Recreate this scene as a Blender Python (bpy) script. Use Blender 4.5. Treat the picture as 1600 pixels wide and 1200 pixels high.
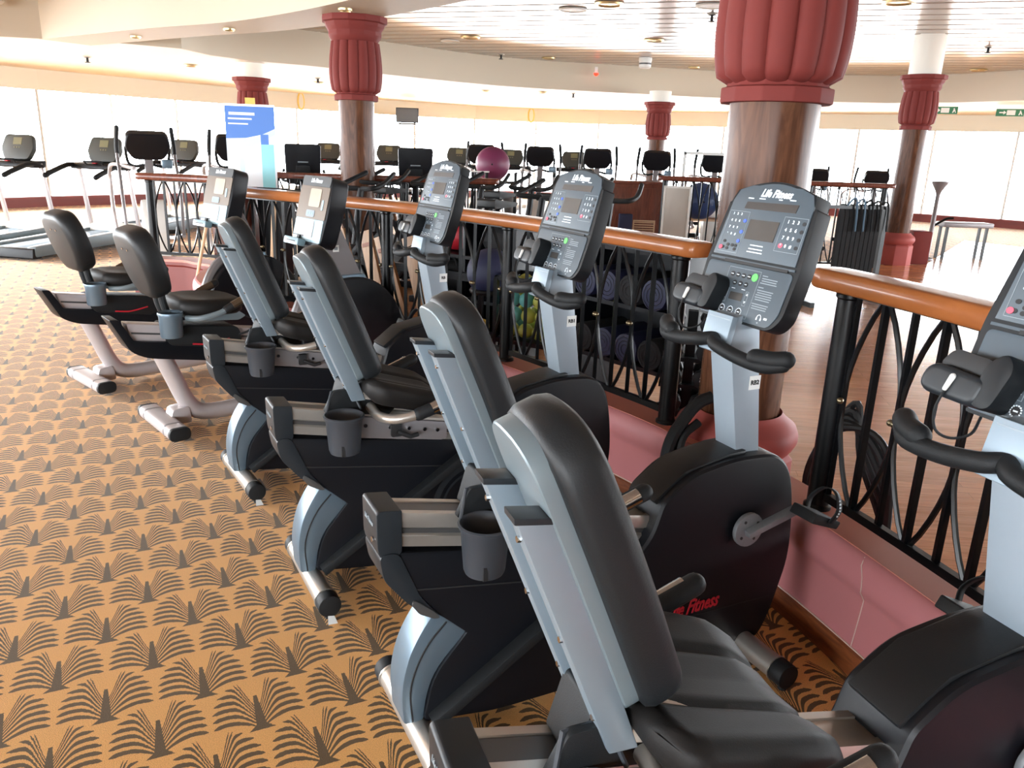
import bpy, bmesh, math, random
from mathutils import Vector, Matrix
random.seed(7)
PI = math.pi
SC = bpy.context.scene
COL = SC.collection
for o in list(bpy.data.objects):
    bpy.data.objects.remove(o)

# ------------------------------------------------------------------ camera
cd = bpy.data.cameras.new('camera'); cam = bpy.data.objects.new('camera', cd); COL.objects.link(cam)
FPX, PITCH, ROLL, CAMH = 1229.35, math.radians(16.618), math.radians(2.048), 1.5441
cd.sensor_fit = 'HORIZONTAL'; cd.sensor_width = 36.0; cd.lens = 36.0 * FPX / 1600.0
cd.clip_start = 0.02; cd.clip_end = 200
_f = Vector((0, math.cos(PITCH), -math.sin(PITCH))); _u = Vector((0, math.sin(PITCH), math.cos(PITCH))); _r = Vector((1, 0, 0))
_r2 = _r * math.cos(ROLL) + _u * math.sin(ROLL); _u2 = -_r * math.sin(ROLL) + _u * math.cos(ROLL)
cam.matrix_world = Matrix(((_r2.x, _u2.x, -_f.x, 0), (_r2.y, _u2.y, -_f.y, 0), (_r2.z, _u2.z, -_f.z, CAMH), (0, 0, 0, 1)))
SC.camera = cam

# ------------------------------------------------------------------ daylight and exposure
w = bpy.data.worlds.new('overcast_sky'); SC.world = w; w.use_nodes = True
bg = w.node_tree.nodes['Background']; bg.inputs[0].default_value = (0.93, 0.97, 1.0, 1); bg.inputs[1].default_value = 25.0
sl_ = bpy.data.lights.new('hazy_sun', 'SUN'); sl_.energy = 21.0; sl_.angle = math.radians(14); sl_.color = (1.0, 0.95, 0.86)
so_ = bpy.data.objects.new('hazy_sun', sl_); COL.objects.link(so_); so_.location = (-30, 20, 12)
so_.rotation_euler = Vector((1.0, -0.35, -0.30)).to_track_quat('-Z', 'Y').to_euler()
SC.view_settings.view_transform = 'Standard'; SC.view_settings.look = 'None'
SC.view_settings.gamma = 1.0; SC.view_settings.use_curve_mapping = False
SC.view_settings.exposure = 0.0
SC.cycles.max_bounces = 8; SC.cycles.diffuse_bounces = 5; SC.cycles.glossy_bounces = 4
SC.cycles.transparent_max_bounces = 12; SC.cycles.caustics_reflective = False; SC.cycles.caustics_refractive = False
SC.cycles.sample_clamp_indirect = 12.0
SC.cycles.use_denoising = True

# ------------------------------------------------------------------ materials
def lin(c):
    return tuple(((v / 255) / 12.92 if v / 255 <= 0.04045 else ((v / 255 + 0.055) / 1.055) ** 2.4) for v in c) + (1.0,)
MATS = {}
def mat(name, rgb, rough=0.5, metal=0.0, spec=0.5, var=0.0, scale=30.0, bump=0.0, bscale=200.0, coat=0.0, emit=None, estr=0.0):
    m = bpy.data.materials.new(name); m.use_nodes = True
    nt = m.node_tree; b = nt.nodes['Principled BSDF']; c = lin(rgb)
    b.inputs['Base Color'].default_value = c; b.inputs['Roughness'].default_value = rough
    b.inputs['Metallic'].default_value = metal; b.inputs['Specular IOR Level'].default_value = spec
    b.inputs['Coat Weight'].default_value = coat
    if coat: b.inputs['Coat Roughness'].default_value = 0.08
    if emit: b.inputs['Emission Color'].default_value = lin(emit); b.inputs['Emission Strength'].default_value = estr
    tc = nt.nodes.new('ShaderNodeTexCoord')
    if var:
        n = nt.nodes.new('ShaderNodeTexNoise'); n.inputs['Scale'].default_value = scale; n.inputs['Detail'].default_value = 3
        nt.links.new(tc.outputs['Object'], n.inputs['Vector'])
        r = nt.nodes.new('ShaderNodeMapRange'); r.inputs[3].default_value = 1 - var; r.inputs[4].default_value = 1 + var
        nt.links.new(n.outputs[0], r.inputs[0])
        x = nt.nodes.new('ShaderNodeMix'); x.data_type = 'RGBA'; x.blend_type = 'MULTIPLY'; x.inputs[0].default_value = 1
        x.inputs[6].default_value = c; nt.links.new(r.outputs[0], x.inputs[7]); nt.links.new(x.outputs[2], b.inputs['Base Color'])
    if bump:
        n2 = nt.nodes.new('ShaderNodeTexNoise'); n2.inputs['Scale'].default_value = bscale; n2.inputs['Detail'].default_value = 2
        nt.links.new(tc.outputs['Object'], n2.inputs['Vector'])
        bp = nt.nodes.new('ShaderNodeBump'); bp.inputs['Strength'].default_value = bump; bp.inputs['Distance'].default_value = 0.002
        nt.links.new(n2.outputs[0], bp.inputs['Height']); nt.links.new(bp.outputs[0], b.inputs['Normal'])
    MATS[name] = m
    return m

class X:
    """arithmetic on shader sockets"""
    nt = None
    def __init__(s, v): s.v = v
    @staticmethod
    def op(o, *a):
        n = X.nt.nodes.new('ShaderNodeMath'); n.operation = o
        for i, q in enumerate(a):
            if isinstance(q, X): q = q.v
            if isinstance(q, (int, float)): n.inputs[i].default_value = q
            else: X.nt.links.new(q, n.inputs[i])
        return X(n.outputs[0])
    def __add__(s, o): return X.op('ADD', s, o)
    def __radd__(s, o): return X.op('ADD', o, s)
    def __sub__(s, o): return X.op('SUBTRACT', s, o)
    def __rsub__(s, o): return X.op('SUBTRACT', o, s)
    def __mul__(s, o): return X.op('MULTIPLY', s, o)
    __rmul__ = __mul__
    def __truediv__(s, o): return X.op('DIVIDE', s, o)
    def lt(s, o): return X.op('LESS_THAN', s, o)
    def gt(s, o): return X.op('GREATER_THAN', s, o)
    def abs(s): return X.op('ABSOLUTE', s)
    def floor(s): return X.op('FLOOR', s)
    def mod(s, o): return X.op('FLOORED_MODULO', s, o)
    def sqrt(s): return X.op('SQRT', s)
    def fract(s): return X.op('FRACT', s)
    def max(s, o): return X.op('MAXIMUM', s, o)
    def min(s, o): return X.op('MINIMUM', s, o)
    def smooth(s, a, b):
        n = X.nt.nodes.new('ShaderNodeMapRange'); n.interpolation_type = 'SMOOTHSTEP'
        X.nt.links.new(s.v, n.inputs[0]); n.inputs[1].default_value = a; n.inputs[2].default_value = b
        return X(n.outputs[0])

def carpet_material():
    m = bpy.data.materials.new('palm_carpet'); m.use_nodes = True; nt = m.node_tree; X.nt = nt
    b = nt.nodes['Principled BSDF']
    tc = nt.nodes.new('ShaderNodeTexCoord'); sp = nt.nodes.new('ShaderNodeSeparateXYZ')
    wob = nt.nodes.new('ShaderNodeTexNoise'); wob.inputs['Scale'].default_value = 130; wob.inputs['Detail'].default_value = 2
    nt.links.new(tc.outputs['Object'], wob.inputs['Vector']); nt.links.new(tc.outputs['Object'], sp.inputs[0])
    wv = (X(wob.outputs[0]) - 0.5)
    x, y = X(sp.outputs[0]), X(sp.outputs[1])
    ca, sa = math.cos(math.radians(26.5)), math.sin(math.radians(26.5))
    PS, PT = 0.2576, 0.197            # motif pitch along and across the rows
    s = (x + 0.853) * ca + (y - 1.912) * sa + 400 * PS
    t = (y - 1.912) * ca - (x + 0.853) * sa + 400 * PT + 0.006
    s = s + wv * 0.005; t = t + wv * 0.005
    n0 = (t / PT).floor(); p0 = n0.mod(2.0)
    y0 = t - n0 * PT; y1 = y0 + PT
    x0 = ((s - p0 * (PS / 2) + PS / 2).mod(PS) - PS / 2).abs(); x1 = ((s - (1.0 - p0) * (PS / 2) + PS / 2).mod(PS) - PS / 2).abs()
    def fan(xx, yy):
        a_ = xx * 1.12 - xx * xx * 6.5
        b_ = xx.smooth(0.0, 0.062) * 0.018 + 0.0125
        ph = (yy - a_ - 0.004) / b_
        e1 = X.op('POWER', xx / 0.122, 2.5); e2 = X.op('POWER', ((yy - 0.058) / 0.168).max(0.0), 2.5)
        st = ((ph + 20.5).fract() - 0.5).abs()
        fade = (e1 + e2)
        thick = 0.275 - fade.smooth(0.72, 1.02) * 0.2
        frond = st.lt(thick) * ph.gt(-0.4) * ph.lt(7.35) * fade.lt(1.0) * xx.gt(0.004)
        wtr = 0.0155 - yy * 0.07 + (0.022 - yy).max(0.0) * 0.9
        trunk = xx.lt(wtr) * yy.lt(0.15)
        return frond.max(trunk)
    dark = fan(x0, y0).max(fan(x1, y1))
    fine = nt.nodes.new('ShaderNodeTexNoise'); fine.inputs['Scale'].default_value = 420; fine.inputs['Detail'].default_value = 2
    nt.links.new(tc.outputs['Object'], fine.inputs['Vector'])
    fv = X(fine.outputs[0])
    big = nt.nodes.new('ShaderNodeTexNoise'); big.inputs['Scale'].default_value = 0.9; nt.links.new(tc.outputs['Object'], big.inputs['Vector'])
    mx = nt.nodes.new('ShaderNodeMix'); mx.data_type = 'RGBA'
    base = nt.nodes.new('ShaderNodeMix'); base.data_type = 'RGBA'; nt.links.new(big.outputs[0], base.inputs[0])
    base.inputs[6].default_value = lin((226, 168, 98)); base.inputs[7].default_value = lin((218, 160, 92))
    nt.links.new(base.outputs[2], mx.inputs[6]); mx.inputs[7].default_value = lin((70, 57, 36)); nt.links.new((dark * 0.93).v, mx.inputs[0])
    sc = nt.nodes.new('ShaderNodeMix'); sc.data_type = 'RGBA'; sc.blend_type = 'MULTIPLY'; sc.inputs[0].default_value = 1
    nt.links.new(mx.outputs[2], sc.inputs[6]); nt.links.new((fv * 1.3 + 0.35).v, sc.inputs[7])
    nt.links.new(sc.outputs[2], b.inputs['Base Color']); b.inputs['Roughness'].default_value = 0.95; b.inputs['Specular IOR Level'].default_value = 0.15
    b.inputs['Sheen Weight'].default_value = 0.25; b.inputs['Sheen Roughness'].default_value = 0.4
    bp = nt.nodes.new('ShaderNodeBump'); bp.inputs['Strength'].default_value = 0.6; bp.inputs['Distance'].default_value = 0.003
    nt.links.new(fine.outputs[0], bp.inputs['Height']); nt.links.new(bp.outputs[0], b.inputs['Normal'])
    return m

def wood_material(name, c1, c2, rough, stretch=(1, 1, 1), scale=6.0, coat=0.0, plank=None, ring=2.5, spec=0.5):
    m = bpy.data.materials.new(name); m.use_nodes = True; nt = m.node_tree; X.nt = nt; b = nt.nodes['Principled BSDF']
    tc = nt.nodes.new('ShaderNodeTexCoord'); mp = nt.nodes.new('ShaderNodeMapping'); mp.inputs['Scale'].default_value = stretch
    nt.links.new(tc.outputs['Object'], mp.inputs[0])
    n = nt.nodes.new('ShaderNodeTexNoise'); n.inputs['Scale'].default_value = scale; n.inputs['Detail'].default_value = 6; n.inputs['Distortion'].default_value = ring
    nt.links.new(mp.outputs[0], n.inputs['Vector'])
    r = nt.nodes.new('ShaderNodeValToRGB'); r.color_ramp.elements[0].position = 0.35; r.color_ramp.elements[1].position = 0.68
    r.color_ramp.elements[0].color = lin(c1); r.color_ramp.elements[1].color = lin(c2); nt.links.new(n.outputs[0], r.inputs[0])
    out = r.outputs[0]
    if plank:
        mp2 = nt.nodes.new('ShaderNodeMapping'); mp2.inputs['Rotation'].default_value = (0, 0, plank[2]); nt.links.new(tc.outputs['Object'], mp2.inputs[0])
        br = nt.nodes.new('ShaderNodeTexBrick'); br.inputs['Scale'].default_value = 1.0; br.inputs['Mortar Size'].default_value = 0.0012
        br.inputs['Brick Width'].default_value = plank[0]; br.inputs['Row Height'].default_value = plank[1]
        br.inputs['Color1'].default_value = (0.82, 0.82, 0.82, 1); br.inputs['Color2'].default_value = (1.08, 1.08, 1.08, 1); br.inputs['Mortar'].default_value = (0.5, 0.45, 0.4, 1)
        nt.links.new(mp2.outputs[0], br.inputs[0])
        x = nt.nodes.new('ShaderNodeMix'); x.data_type = 'RGBA'; x.blend_type = 'MULTIPLY'; x.inputs[0].default_value = 1
        nt.links.new(out, x.inputs[6]); nt.links.new(br.outputs[0], x.inputs[7]); out = x.outputs[2]
    nt.links.new(out, b.inputs['Base Color']); b.inputs['Roughness'].default_value = rough; b.inputs['Coat Weight'].default_value = coat
    b.inputs['Coat Roughness'].default_value = 0.1; b.inputs['Specular IOR Level'].default_value = spec
    MATS[name] = m
    return m

def glass_material():
    m = bpy.data.materials.new('window_glass'); m.use_nodes = True; nt = m.node_tree; nt.nodes.remove(nt.nodes['Principled BSDF'])
    out = nt.nodes['Material Output']; t = nt.nodes.new('ShaderNodeBsdfTransparent'); g = nt.nodes.new('ShaderNodeBsdfGlossy')
    t.inputs[0].default_value = (0.96, 0.98, 1, 1); g.inputs['Roughness'].default_value = 0.02
    fr = nt.nodes.new('ShaderNodeFresnel'); fr.inputs[0].default_value = 1.45; mx = nt.nodes.new('ShaderNodeMixShader')
    nt.links.new(fr.outputs[0], mx.inputs[0]); nt.links.new(t.outputs[0], mx.inputs[1]); nt.links.new(g.outputs[0], mx.inputs[2]); nt.links.new(mx.outputs[0], out.inputs[0])
    MATS['glass'] = m

carpet = carpet_material(); MATS['carpet'] = carpet
glass_material()
wood_material('dance_floor', (204, 136, 88), (226, 164, 112), 0.2, (0.35, 6, 1), 5.0, 0.35, (1.6, 0.075, math.radians(10)))
wood_material('rail_wood', (152, 88, 44), (176, 106, 58), 0.3, (2, 2, 6), 1.5, 0.25, ring=0.5, spec=0.3)
wood_material('column_wood', (76, 48, 35), (104, 70, 51), 0.26, (6, 6, 0.7), 3.0, 0.0, spec=0.12)
wood_material('mahogany', (88, 42, 30), (118, 62, 44), 0.3, (4, 4, 0.8), 3.0, 0.3)
wood_material('skirt_wood', (110, 56, 28), (140, 78, 40), 0.5, (1, 1, 8), 4.0)
wood_material('pale_plank', (132, 94, 58), (160, 120, 78), 0.5, (5, 5, 0.6), 3.0)
mat('kerb_pink', (188, 120, 123), 0.42, var=0.05, scale=5, coat=0.15)
mat('kerb_top', (196, 122, 106), 0.45, var=0.05, scale=6)
mat('caulk', (214, 190, 180), 0.7)
mat('column_red', (114, 49, 45), 0.7, spec=0.2, var=0.06, scale=12, bump=0.15, bscale=40)
mat('base_pink', (164, 82, 78), 0.6, spec=0.25, var=0.05, scale=10)
mat('cream_wall', (206, 203, 188), 0.7, var=0.02, scale=2)
mat('white_ceiling', (226, 222, 212), 0.55, var=0.02, scale=2)
mat('fascia_taupe', (192, 180, 160), 0.6, var=0.02, scale=2)
mat('ceiling_slat', (190, 182, 174), 0.27, metal=0.35, var=0.02, scale=1)
mat('dado_red', (114, 48, 43), 0.5, var=0.04, scale=4)
mat('mullion', (200, 200, 196), 0.5)
mat('black_iron', (8, 9, 11), 0.3, spec=0.3)
mat('brass', (120, 108, 84), 0.3, metal=0.9)
mat('body_black', (13, 15, 20), 0.42, spec=0.28, var=0.08, scale=60, bump=0.1, bscale=700)
mat('rubber', (22, 24, 26), 0.6, spec=0.3, bump=0.2, bscale=500)
mat('pad_black', (27, 29, 31), 0.46, spec=0.3, bump=0.15, bscale=350)
mat('seat_leather', (27, 25, 24), 0.55, spec=0.18, bump=0.15, bscale=350)
mat('shell_grey', (112, 124, 130), 0.38, metal=0.25, var=0.03, scale=40)
mat('silver_paint', (136, 150, 160), 0.36, metal=0.45, var=0.02, scale=50)
mat('column_silver', (148, 160, 170), 0.4, metal=0.25, var=0.02, scale=50)
mat('alu', (190, 184, 176), 0.32, metal=0.75, var=0.03, scale=80)
mat('alu_dark', (92, 92, 92), 0.4, metal=0.6)
mat('leg_blue', (104, 122, 136), 0.34, metal=0.5)
mat('cap_grey', (33, 37, 41), 0.4, spec=0.35)
mat('cup_grey', (50, 54, 60), 0.5, bump=0.1, bscale=500)
mat('crank_grey', (130, 132, 136), 0.5, metal=0.5, var=0.1, scale=120)
mat('chrome', (205, 205, 205), 0.16, metal=1.0)
mat('console_face', (72, 82, 90), 0.42, spec=0.35, var=0.03, scale=60)
mat('console_edge', (22, 25, 28), 0.45, spec=0.25)
mat('screen', (58, 56, 54), 0.25)
mat('strip_dark', (48, 46, 46), 0.3)
mat('print_white', (216, 224, 230), 0.6)
mat('print_grey', (136, 146, 152), 0.6)
mat('key_green', (96, 200, 96), 0.5)
mat('key_red', (216, 84, 104), 0.5)
mat('key_blue', (70, 100, 210), 0.5)
mat('logo_red', (178, 28, 44), 0.5)
mat('sticker', (226, 228, 226), 0.6)
mat('ink', (24, 24, 26), 0.6)
mat('panel_tan', (80, 64, 48), 0.4, metal=0.4)
mat('panel_pale', (128, 158, 170), 0.35)
mat('screen_tan', (158, 148, 130), 0.3)
mat('grey_paint', (128, 124, 126), 0.42, metal=0.3)
mat('frame_silver', (184, 176, 176), 0.36, metal=0.35)
mat('handset_dark', (52, 52, 46), 0.5)
mat('tread_screen', (112, 108, 78), 0.4)
mat('deck_blue', (96, 124, 146), 0.4)
mat('ball_purple', (112, 44, 78), 0.45)
mat('ball_grey', (96, 94, 92), 0.5)
mat('ball_blue', (48, 72, 120), 0.45)
mat('ball_lime', (176, 184, 84), 0.5)
mat('ball_aqua', (96, 172, 170), 0.5)
mat('ball_yellow', (200, 164, 60), 0.5)
mat('mat_blue', (24, 30, 62), 0.6)
mat('cloth_black', (16, 17, 20), 0.85, bump=0.3, bscale=150)
mat('grey_panel', (178, 172, 164), 0.4, metal=0.3, var=0.08, scale=5)
mat('vent_tan', (206, 172, 140), 0.6)
mat('banner_blue', (84, 130, 206), 0.6)
mat('banner_white', (236, 242, 248), 0.6)
mat('banner_aqua', (150, 214, 222), 0.6)
mat('banner_pale', (206, 226, 244), 0.6)
mat('sign_green', (40, 110, 76), 0.5)
mat('yellow_emblem', (226, 192, 90), 0.5)
mat('lamp_trim', (196, 176, 130), 0.3, metal=0.7)
mat('lamp_glow', (255, 226, 170), 0.5, emit=(255, 214, 150), estr=6)
mat('red_glow', (240, 60, 40), 0.5, emit=(255, 40, 20), estr=4)
mat('plastic_white', (220, 220, 216), 0.5)
mat('slat_gap', (88, 70, 56), 0.7)
mat('clamp_pale', (132, 148, 160), 0.4, metal=0.2)
mat('handle_pine', (216, 178, 140), 0.5)
# ------------------------------------------------------------------ geometry helpers
class MB:
    def __init__(s): s.v = []; s.f = []
    def add(s, vs, fs, M=None):
        k = len(s.v)
        s.v += [tuple(M @ Vector(p)) for p in vs] if M else [tuple(p) for p in vs]
        s.f += [tuple(i + k for i in f) for f in fs]
        return s
    def box(s, c, d, M=None):
        x, y, z = c; a, b, e = d[0] / 2, d[1] / 2, d[2] / 2
        vs = [(x + i * a, y + j * b, z + k * e) for i in (-1, 1) for j in (-1, 1) for k in (-1, 1)]
        return s.add(vs, [(0, 1, 3, 2), (4, 6, 7, 5), (0, 4, 5, 1), (2, 3, 7, 6), (0, 2, 6, 4), (1, 5, 7, 3)], M)
    def prism(s, prof, lo, hi, ax='Y', M=None):
        n = len(prof)
        if ax == 'Y': a = [(p[0], lo, p[1]) for p in prof]; b = [(p[0], hi, p[1]) for p in prof]
        elif ax == 'Z': a = [(p[0], p[1], lo) for p in prof]; b = [(p[0], p[1], hi) for p in prof]
        else: a = [(lo, p[0], p[1]) for p in prof]; b = [(hi, p[0], p[1]) for p in prof]
        return s.add(a + b, [tuple(range(n - 1, -1, -1)), tuple(range(n, 2 * n))] + [(i, (i + 1) % n, n + (i + 1) % n, n + i) for i in range(n)], M)
    def tube(s, path, r, n=10, M=None, cap=True, round_end=False, up=(0, 0, 1)):
        P = [Vector(p) for p in path]; k0 = []
        R = r if isinstance(r, (list, tuple)) else [r] * len(P)
        if round_end:
            d0 = (P[0] - P[1]).normalized(); d1 = (P[-1] - P[-2]).normalized()
            pre = [P[0] + d0 * R[0] * q for q in (1.0, 0.8, 0.45)]; pr = [R[0] * q for q in (0.15, 0.6, 0.9)]
            post = [P[-1] + d1 * R[-1] * q for q in (0.45, 0.8, 1.0)]; po = [R[-1] * q for q in (0.9, 0.6, 0.15)]
            P = pre + P + post; R = pr + list(R) + po
        vs = []; last = None
        for i, p in enumerate(P):
            t = (P[min(i + 1, len(P) - 1)] - P[max(i - 1, 0)]).normalized()
            if last is None:
                ref = Vector(up)
                if abs(t.dot(ref)) > 0.95: ref = Vector((1, 0, 0))
                a = t.cross(ref).normalized()
            else:
                a = (last - t * last.dot(t)).normalized()
            last = a; b = t.cross(a)
            vs += [p + (a * math.cos(2 * PI * j / n) + b * math.sin(2 * PI * j / n)) * R[i] for j in range(n)]
        fs = [(i * n + j, i * n + (j + 1) % n, (i + 1) * n + (j + 1) % n, (i + 1) * n + j) for i in range(len(P) - 1) for j in range(n)]
        if cap: fs += [tuple(range(n - 1, -1, -1)), tuple(range((len(P) - 1) * n, len(P) * n))]
        return s.add(vs, fs, M)
    def sweep(s, path, sec, M=None, cap=True, closed=False):
        """section (across, up) carried along a level path"""
        P = [Vector(p) for p in path]; n = len(sec); vs = []
        for i, p in enumerate(P):
            if closed: t = P[(i + 1) % len(P)] - P[i - 1]
            else: t = P[min(i + 1, len(P) - 1)] - P[max(i - 1, 0)]
            t.z = 0; t.normalize(); a = Vector((-t.y, t.x, 0))
            vs += [p + a * q[0] + Vector((0, 0, q[1])) for q in sec]
        m = len(P); rng = range(m if closed else m - 1)
        fs = [(i * n + j, i * n + (j + 1) % n, ((i + 1) % m) * n + (j + 1) % n, ((i + 1) % m) * n + j) for i in rng for j in range(n)]
        if cap and not closed: fs += [tuple(range(n - 1, -1, -1)), tuple(range((m - 1) * n, m * n))]
        return s.add(vs, fs, M)
    def lathe(s, prof, n=24, M=None, rad=None):
        vs = []
        for (r, z) in prof:
            for j in range(n):
                a = 2 * PI * j / n; q = r * (rad(a, z) if rad else 1)
                vs.append((q * math.cos(a), q * math.sin(a), z))
        m = len(prof)
        fs = [(i * n + j, i * n + (j + 1) % n, (i + 1) * n + (j + 1) % n, (i + 1) * n + j) for i in range(m - 1) for j in range(n)]
        fs += [tuple(range(n - 1, -1, -1)), tuple(range((m - 1) * n, m * n))]
        return s.add(vs, fs, M)
    def sphere(s, c, r, n=20, m=12, sq=(1, 1, 1)):
        return s.lathe([(max(1e-4, r * math.sin(PI * i / m)), -r * math.cos(PI * i / m)) for i in range(m + 1)], n, Matrix.Translation(c) @ Matrix.Diagonal((sq[0], sq[1], sq[2], 1)))
    def mesh(s, name, m, bev=0.0, seg=2, ang=35, flat=False):
        me = bpy.data.meshes.new(name); me.from_pydata([tuple(v) for v in s.v], [], s.f); me.validate()
        b = bmesh.new(); b.from_mesh(me)
        bmesh.ops.recalc_face_normals(b, faces=b.faces)
        if bev:
            es = [e for e in b.edges if len(e.link_faces) == 2 and e.calc_face_angle(0) > math.radians(28)]
            bmesh.ops.bevel(b, geom=es, offset=bev, segments=seg, affect='EDGES', profile=0.6, clamp_overlap=True)
        b.to_mesh(me); b.free()
        if not flat:
            me.shade_smooth(); me.set_sharp_from_angle(angle=math.radians(ang))
        me.materials.append(MATS[m] if isinstance(m, str) else m)
        return me
    def obj(s, name, m, parent=None, bev=0.0, seg=2, ang=35, flat=False):
        o = bpy.data.objects.new(name, s.mesh(name, m, bev, seg, ang, flat)); COL.objects.link(o)
        if parent: o.parent = parent
        return o

def tag(o, label, cat, group=None):
    o['label'] = label; o['category'] = cat
    if group: o['group'] = group
    return o
def thing(name, label, cat, loc=(0, 0, 0), rz=0.0, group=None):
    o = bpy.data.objects.new(name, None); COL.objects.link(o); o.location = loc; o.rotation_euler = (0, 0, rz); o.empty_display_size = 0.1
    return tag(o, label, cat, group)
def struct(o, kind='structure', label=None):
    o['kind'] = kind
    if label: o['label'] = label
    return o
def copy_tree(o, parent=None):
    c = o.copy(); COL.objects.link(c); c.parent = parent
    for ch in list(o.children): copy_tree(ch, c)
    return c
def dup(o, loc, rz, label):
    c = copy_tree(o); c.location = loc; c.rotation_euler = (0, 0, rz); c['label'] = label
    return c
def kid(o, name):
    return [c for c in o.children if c.name.split('.')[0] == name]

def cr(pts, n=6, closed=False):
    """Catmull-Rom through points"""
    P = [Vector(p) for p in pts]; out = []; m = len(P)
    for i in range(m if closed else m - 1):
        a = P[(i - 1) % m] if closed or i > 0 else P[0] * 2 - P[1]
        b = P[i]; c = P[(i + 1) % m]
        d = P[(i + 2) % m] if closed or i + 2 < m else P[-1] * 2 - P[-2]
        for k in range(n):
            t = k / n
            out.append(0.5 * ((2 * b) + (c - a) * t + (2 * a - 5 * b + 4 * c - d) * t * t + (3 * b - a - 3 * c + d) * t ** 3))
    if not closed: out.append(P[-1])
    return [tuple(p) for p in out]
def rp(pts, r, n=4):
    """polygon with rounded corners; r number or list"""
    out = []; m = len(pts)
    for i, p in enumerate(pts):
        q = r[i] if isinstance(r, (list, tuple)) else r
        a = Vector(pts[i - 1]); b = Vector(p); c = Vector(pts[(i + 1) % m])
        if q <= 0: out.append(tuple(b)); continue
        d1 = (a - b); d2 = (c - b); q1 = min(q, d1.length * 0.48); q2 = min(q, d2.length * 0.48)
        s = b + d1.normalized() * q1; e = b + d2.normalized() * q2
        for k in range(n + 1):
            t = k / n; out.append(tuple(s * (1 - t) ** 2 + b * 2 * t * (1 - t) + e * t * t))
    return out
def ell(cx, cy, rx, ry, n=20, a0=0, a1=2 * PI):
    return [(cx + rx * math.cos(a0 + (a1 - a0) * i / n), cy + ry * math.sin(a0 + (a1 - a0) * i / n)) for i in range(n)]
def bar(mb, p, q, wv, wn, up=(0, 0, 1)):
    """rectangular bar from p to q, wv across, wn along up"""
    p = Vector(p); q = Vector(q); t = (q - p); L = t.length; t.normalize(); a = t.cross(Vector(up)).normalized(); b = a.cross(t)
    M = Matrix((( t.x, a.x, b.x, (p.x + q.x) / 2), (t.y, a.y, b.y, (p.y + q.y) / 2), (t.z, a.z, b.z, (p.z + q.z) / 2), (0, 0, 0, 1)))
    return mb.box((0, 0, 0), (L, wv, wn), M)
TXT = {}
def text_mesh(body, size, shear=0.0, extrude=0.0006, bold=0.0, m='print_white', align='CENTER', sx=1.0):
    key = (body, size, shear, bold, m, sx)
    if key in TXT: return TXT[key]
    c = bpy.data.curves.new('lettering', 'FONT'); c.body = body; c.size = size; c.shear = shear; c.extrude = extrude; c.offset = bold
    c.align_x = align; c.align_y = 'CENTER'; c.resolution_u = 2
    o = bpy.data.objects.new('lettering', c); COL.objects.link(o)
    dg = bpy.context.evaluated_depsgraph_get(); me = bpy.data.meshes.new_from_object(o.evaluated_get(dg))
    me.transform(Matrix.Diagonal((sx, 1, 1, 1)))
    bpy.data.objects.remove(o); bpy.data.curves.remove(c)
    me.materials.clear(); me.materials.append(MATS[m]); TXT[key] = me
    return me
def text(name, body, size, parent, M, shear=0.0, bold=0.0, m='print_white', sx=1.0):
    me = text_mesh(body, size, shear, 0.0006, bold, m, sx=sx)
    o = bpy.data.objects.new(name, me); COL.objects.link(o); o.parent = parent; o.matrix_local = M
    return o
def frame(o, r, u):
    """matrix with x axis r, y axis u, z axis r x u, origin o"""
    r = Vector(r).normalized(); u = Vector(u).normalized(); n = r.cross(u).normalized(); u = n.cross(r)
    return Matrix(((r.x, u.x, n.x, o[0]), (r.y, u.y, n.y, o[1]), (r.z, u.z, n.z, o[2]), (0, 0, 0, 1)))
# ------------------------------------------------------------------ the room
def ang_resample(pts, c, n):
    """closed outline sampled every 2 pi / n around c"""
    P = cr([(p[0], p[1], 0) for p in pts], 10, True); out = []
    A = [math.atan2(p[1] - c[1], p[0] - c[0]) for p in P]
    for k in range(n):
        a = -PI + 2 * PI * k / n; best = None
        dx, dy = math.cos(a), math.sin(a)
        for i in range(len(P)):
            p, q = P[i], P[(i + 1) % len(P)]
            ex, ey = q[0] - p[0], q[1] - p[1]; den = dx * ey - dy * ex
            if abs(den) < 1e-9: continue
            t = ((p[0] - c[0]) * ey - (p[1] - c[1]) * ex) / den; s = ((p[0] - c[0]) * dy - (p[1] - c[1]) * dx) / den
            if t > 0 and -1e-6 <= s <= 1 + 1e-6 and (best is None or t < best): best = t
        out.append((c[0] + dx * best, c[1] + dy * best))
    return out
CEN = (0.5, 9.0); NSEG = 56
WALL = [(-10.9, 16.2), (-9.3, 18.6), (-7.1, 21.6), (-4.1, 24.6), (-.3, 26.6), (3.7, 26.0), (8.7, 23.7), (12.6, 21.2), (15.6, 17.5), (17, 11), (16.5, 4), (13, -3), (6, -6.5), (-2, -6.5), (-8, -4.5), (-11, 0), (-12.2, 6), (-12.2, 12)]
FASC = [(-5.3, 12.2), (-4.8, 13.65), (-3.5, 14.6), (-2.3, 15.9), (-.2, 17.6), (2.5, 18.3), (5, 18.8), (7.6, 18.6), (9.1, 17.5), (10.2, 15), (11, 10), (11, 4), (9, -1.5), (4, -4.2), (-2, -4.4), (-6.5, -2), (-9.2, 3), (-9.6, 8), (-8.3, 11.3)]
wall_p = ang_resample(WALL, CEN, NSEG); fas_p = ang_resample(FASC, CEN, NSEG)
LOW, HIGH, SILL, HEAD = 2.80, 3.35, 0.42, 2.40

# carpet floor
ob = MB().box((2, 9.5, -0.05), (36, 40, 0.1)).obj('floor', 'carpet'); struct(ob, label='tan carpet woven with dark palm fan motifs')

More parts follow.
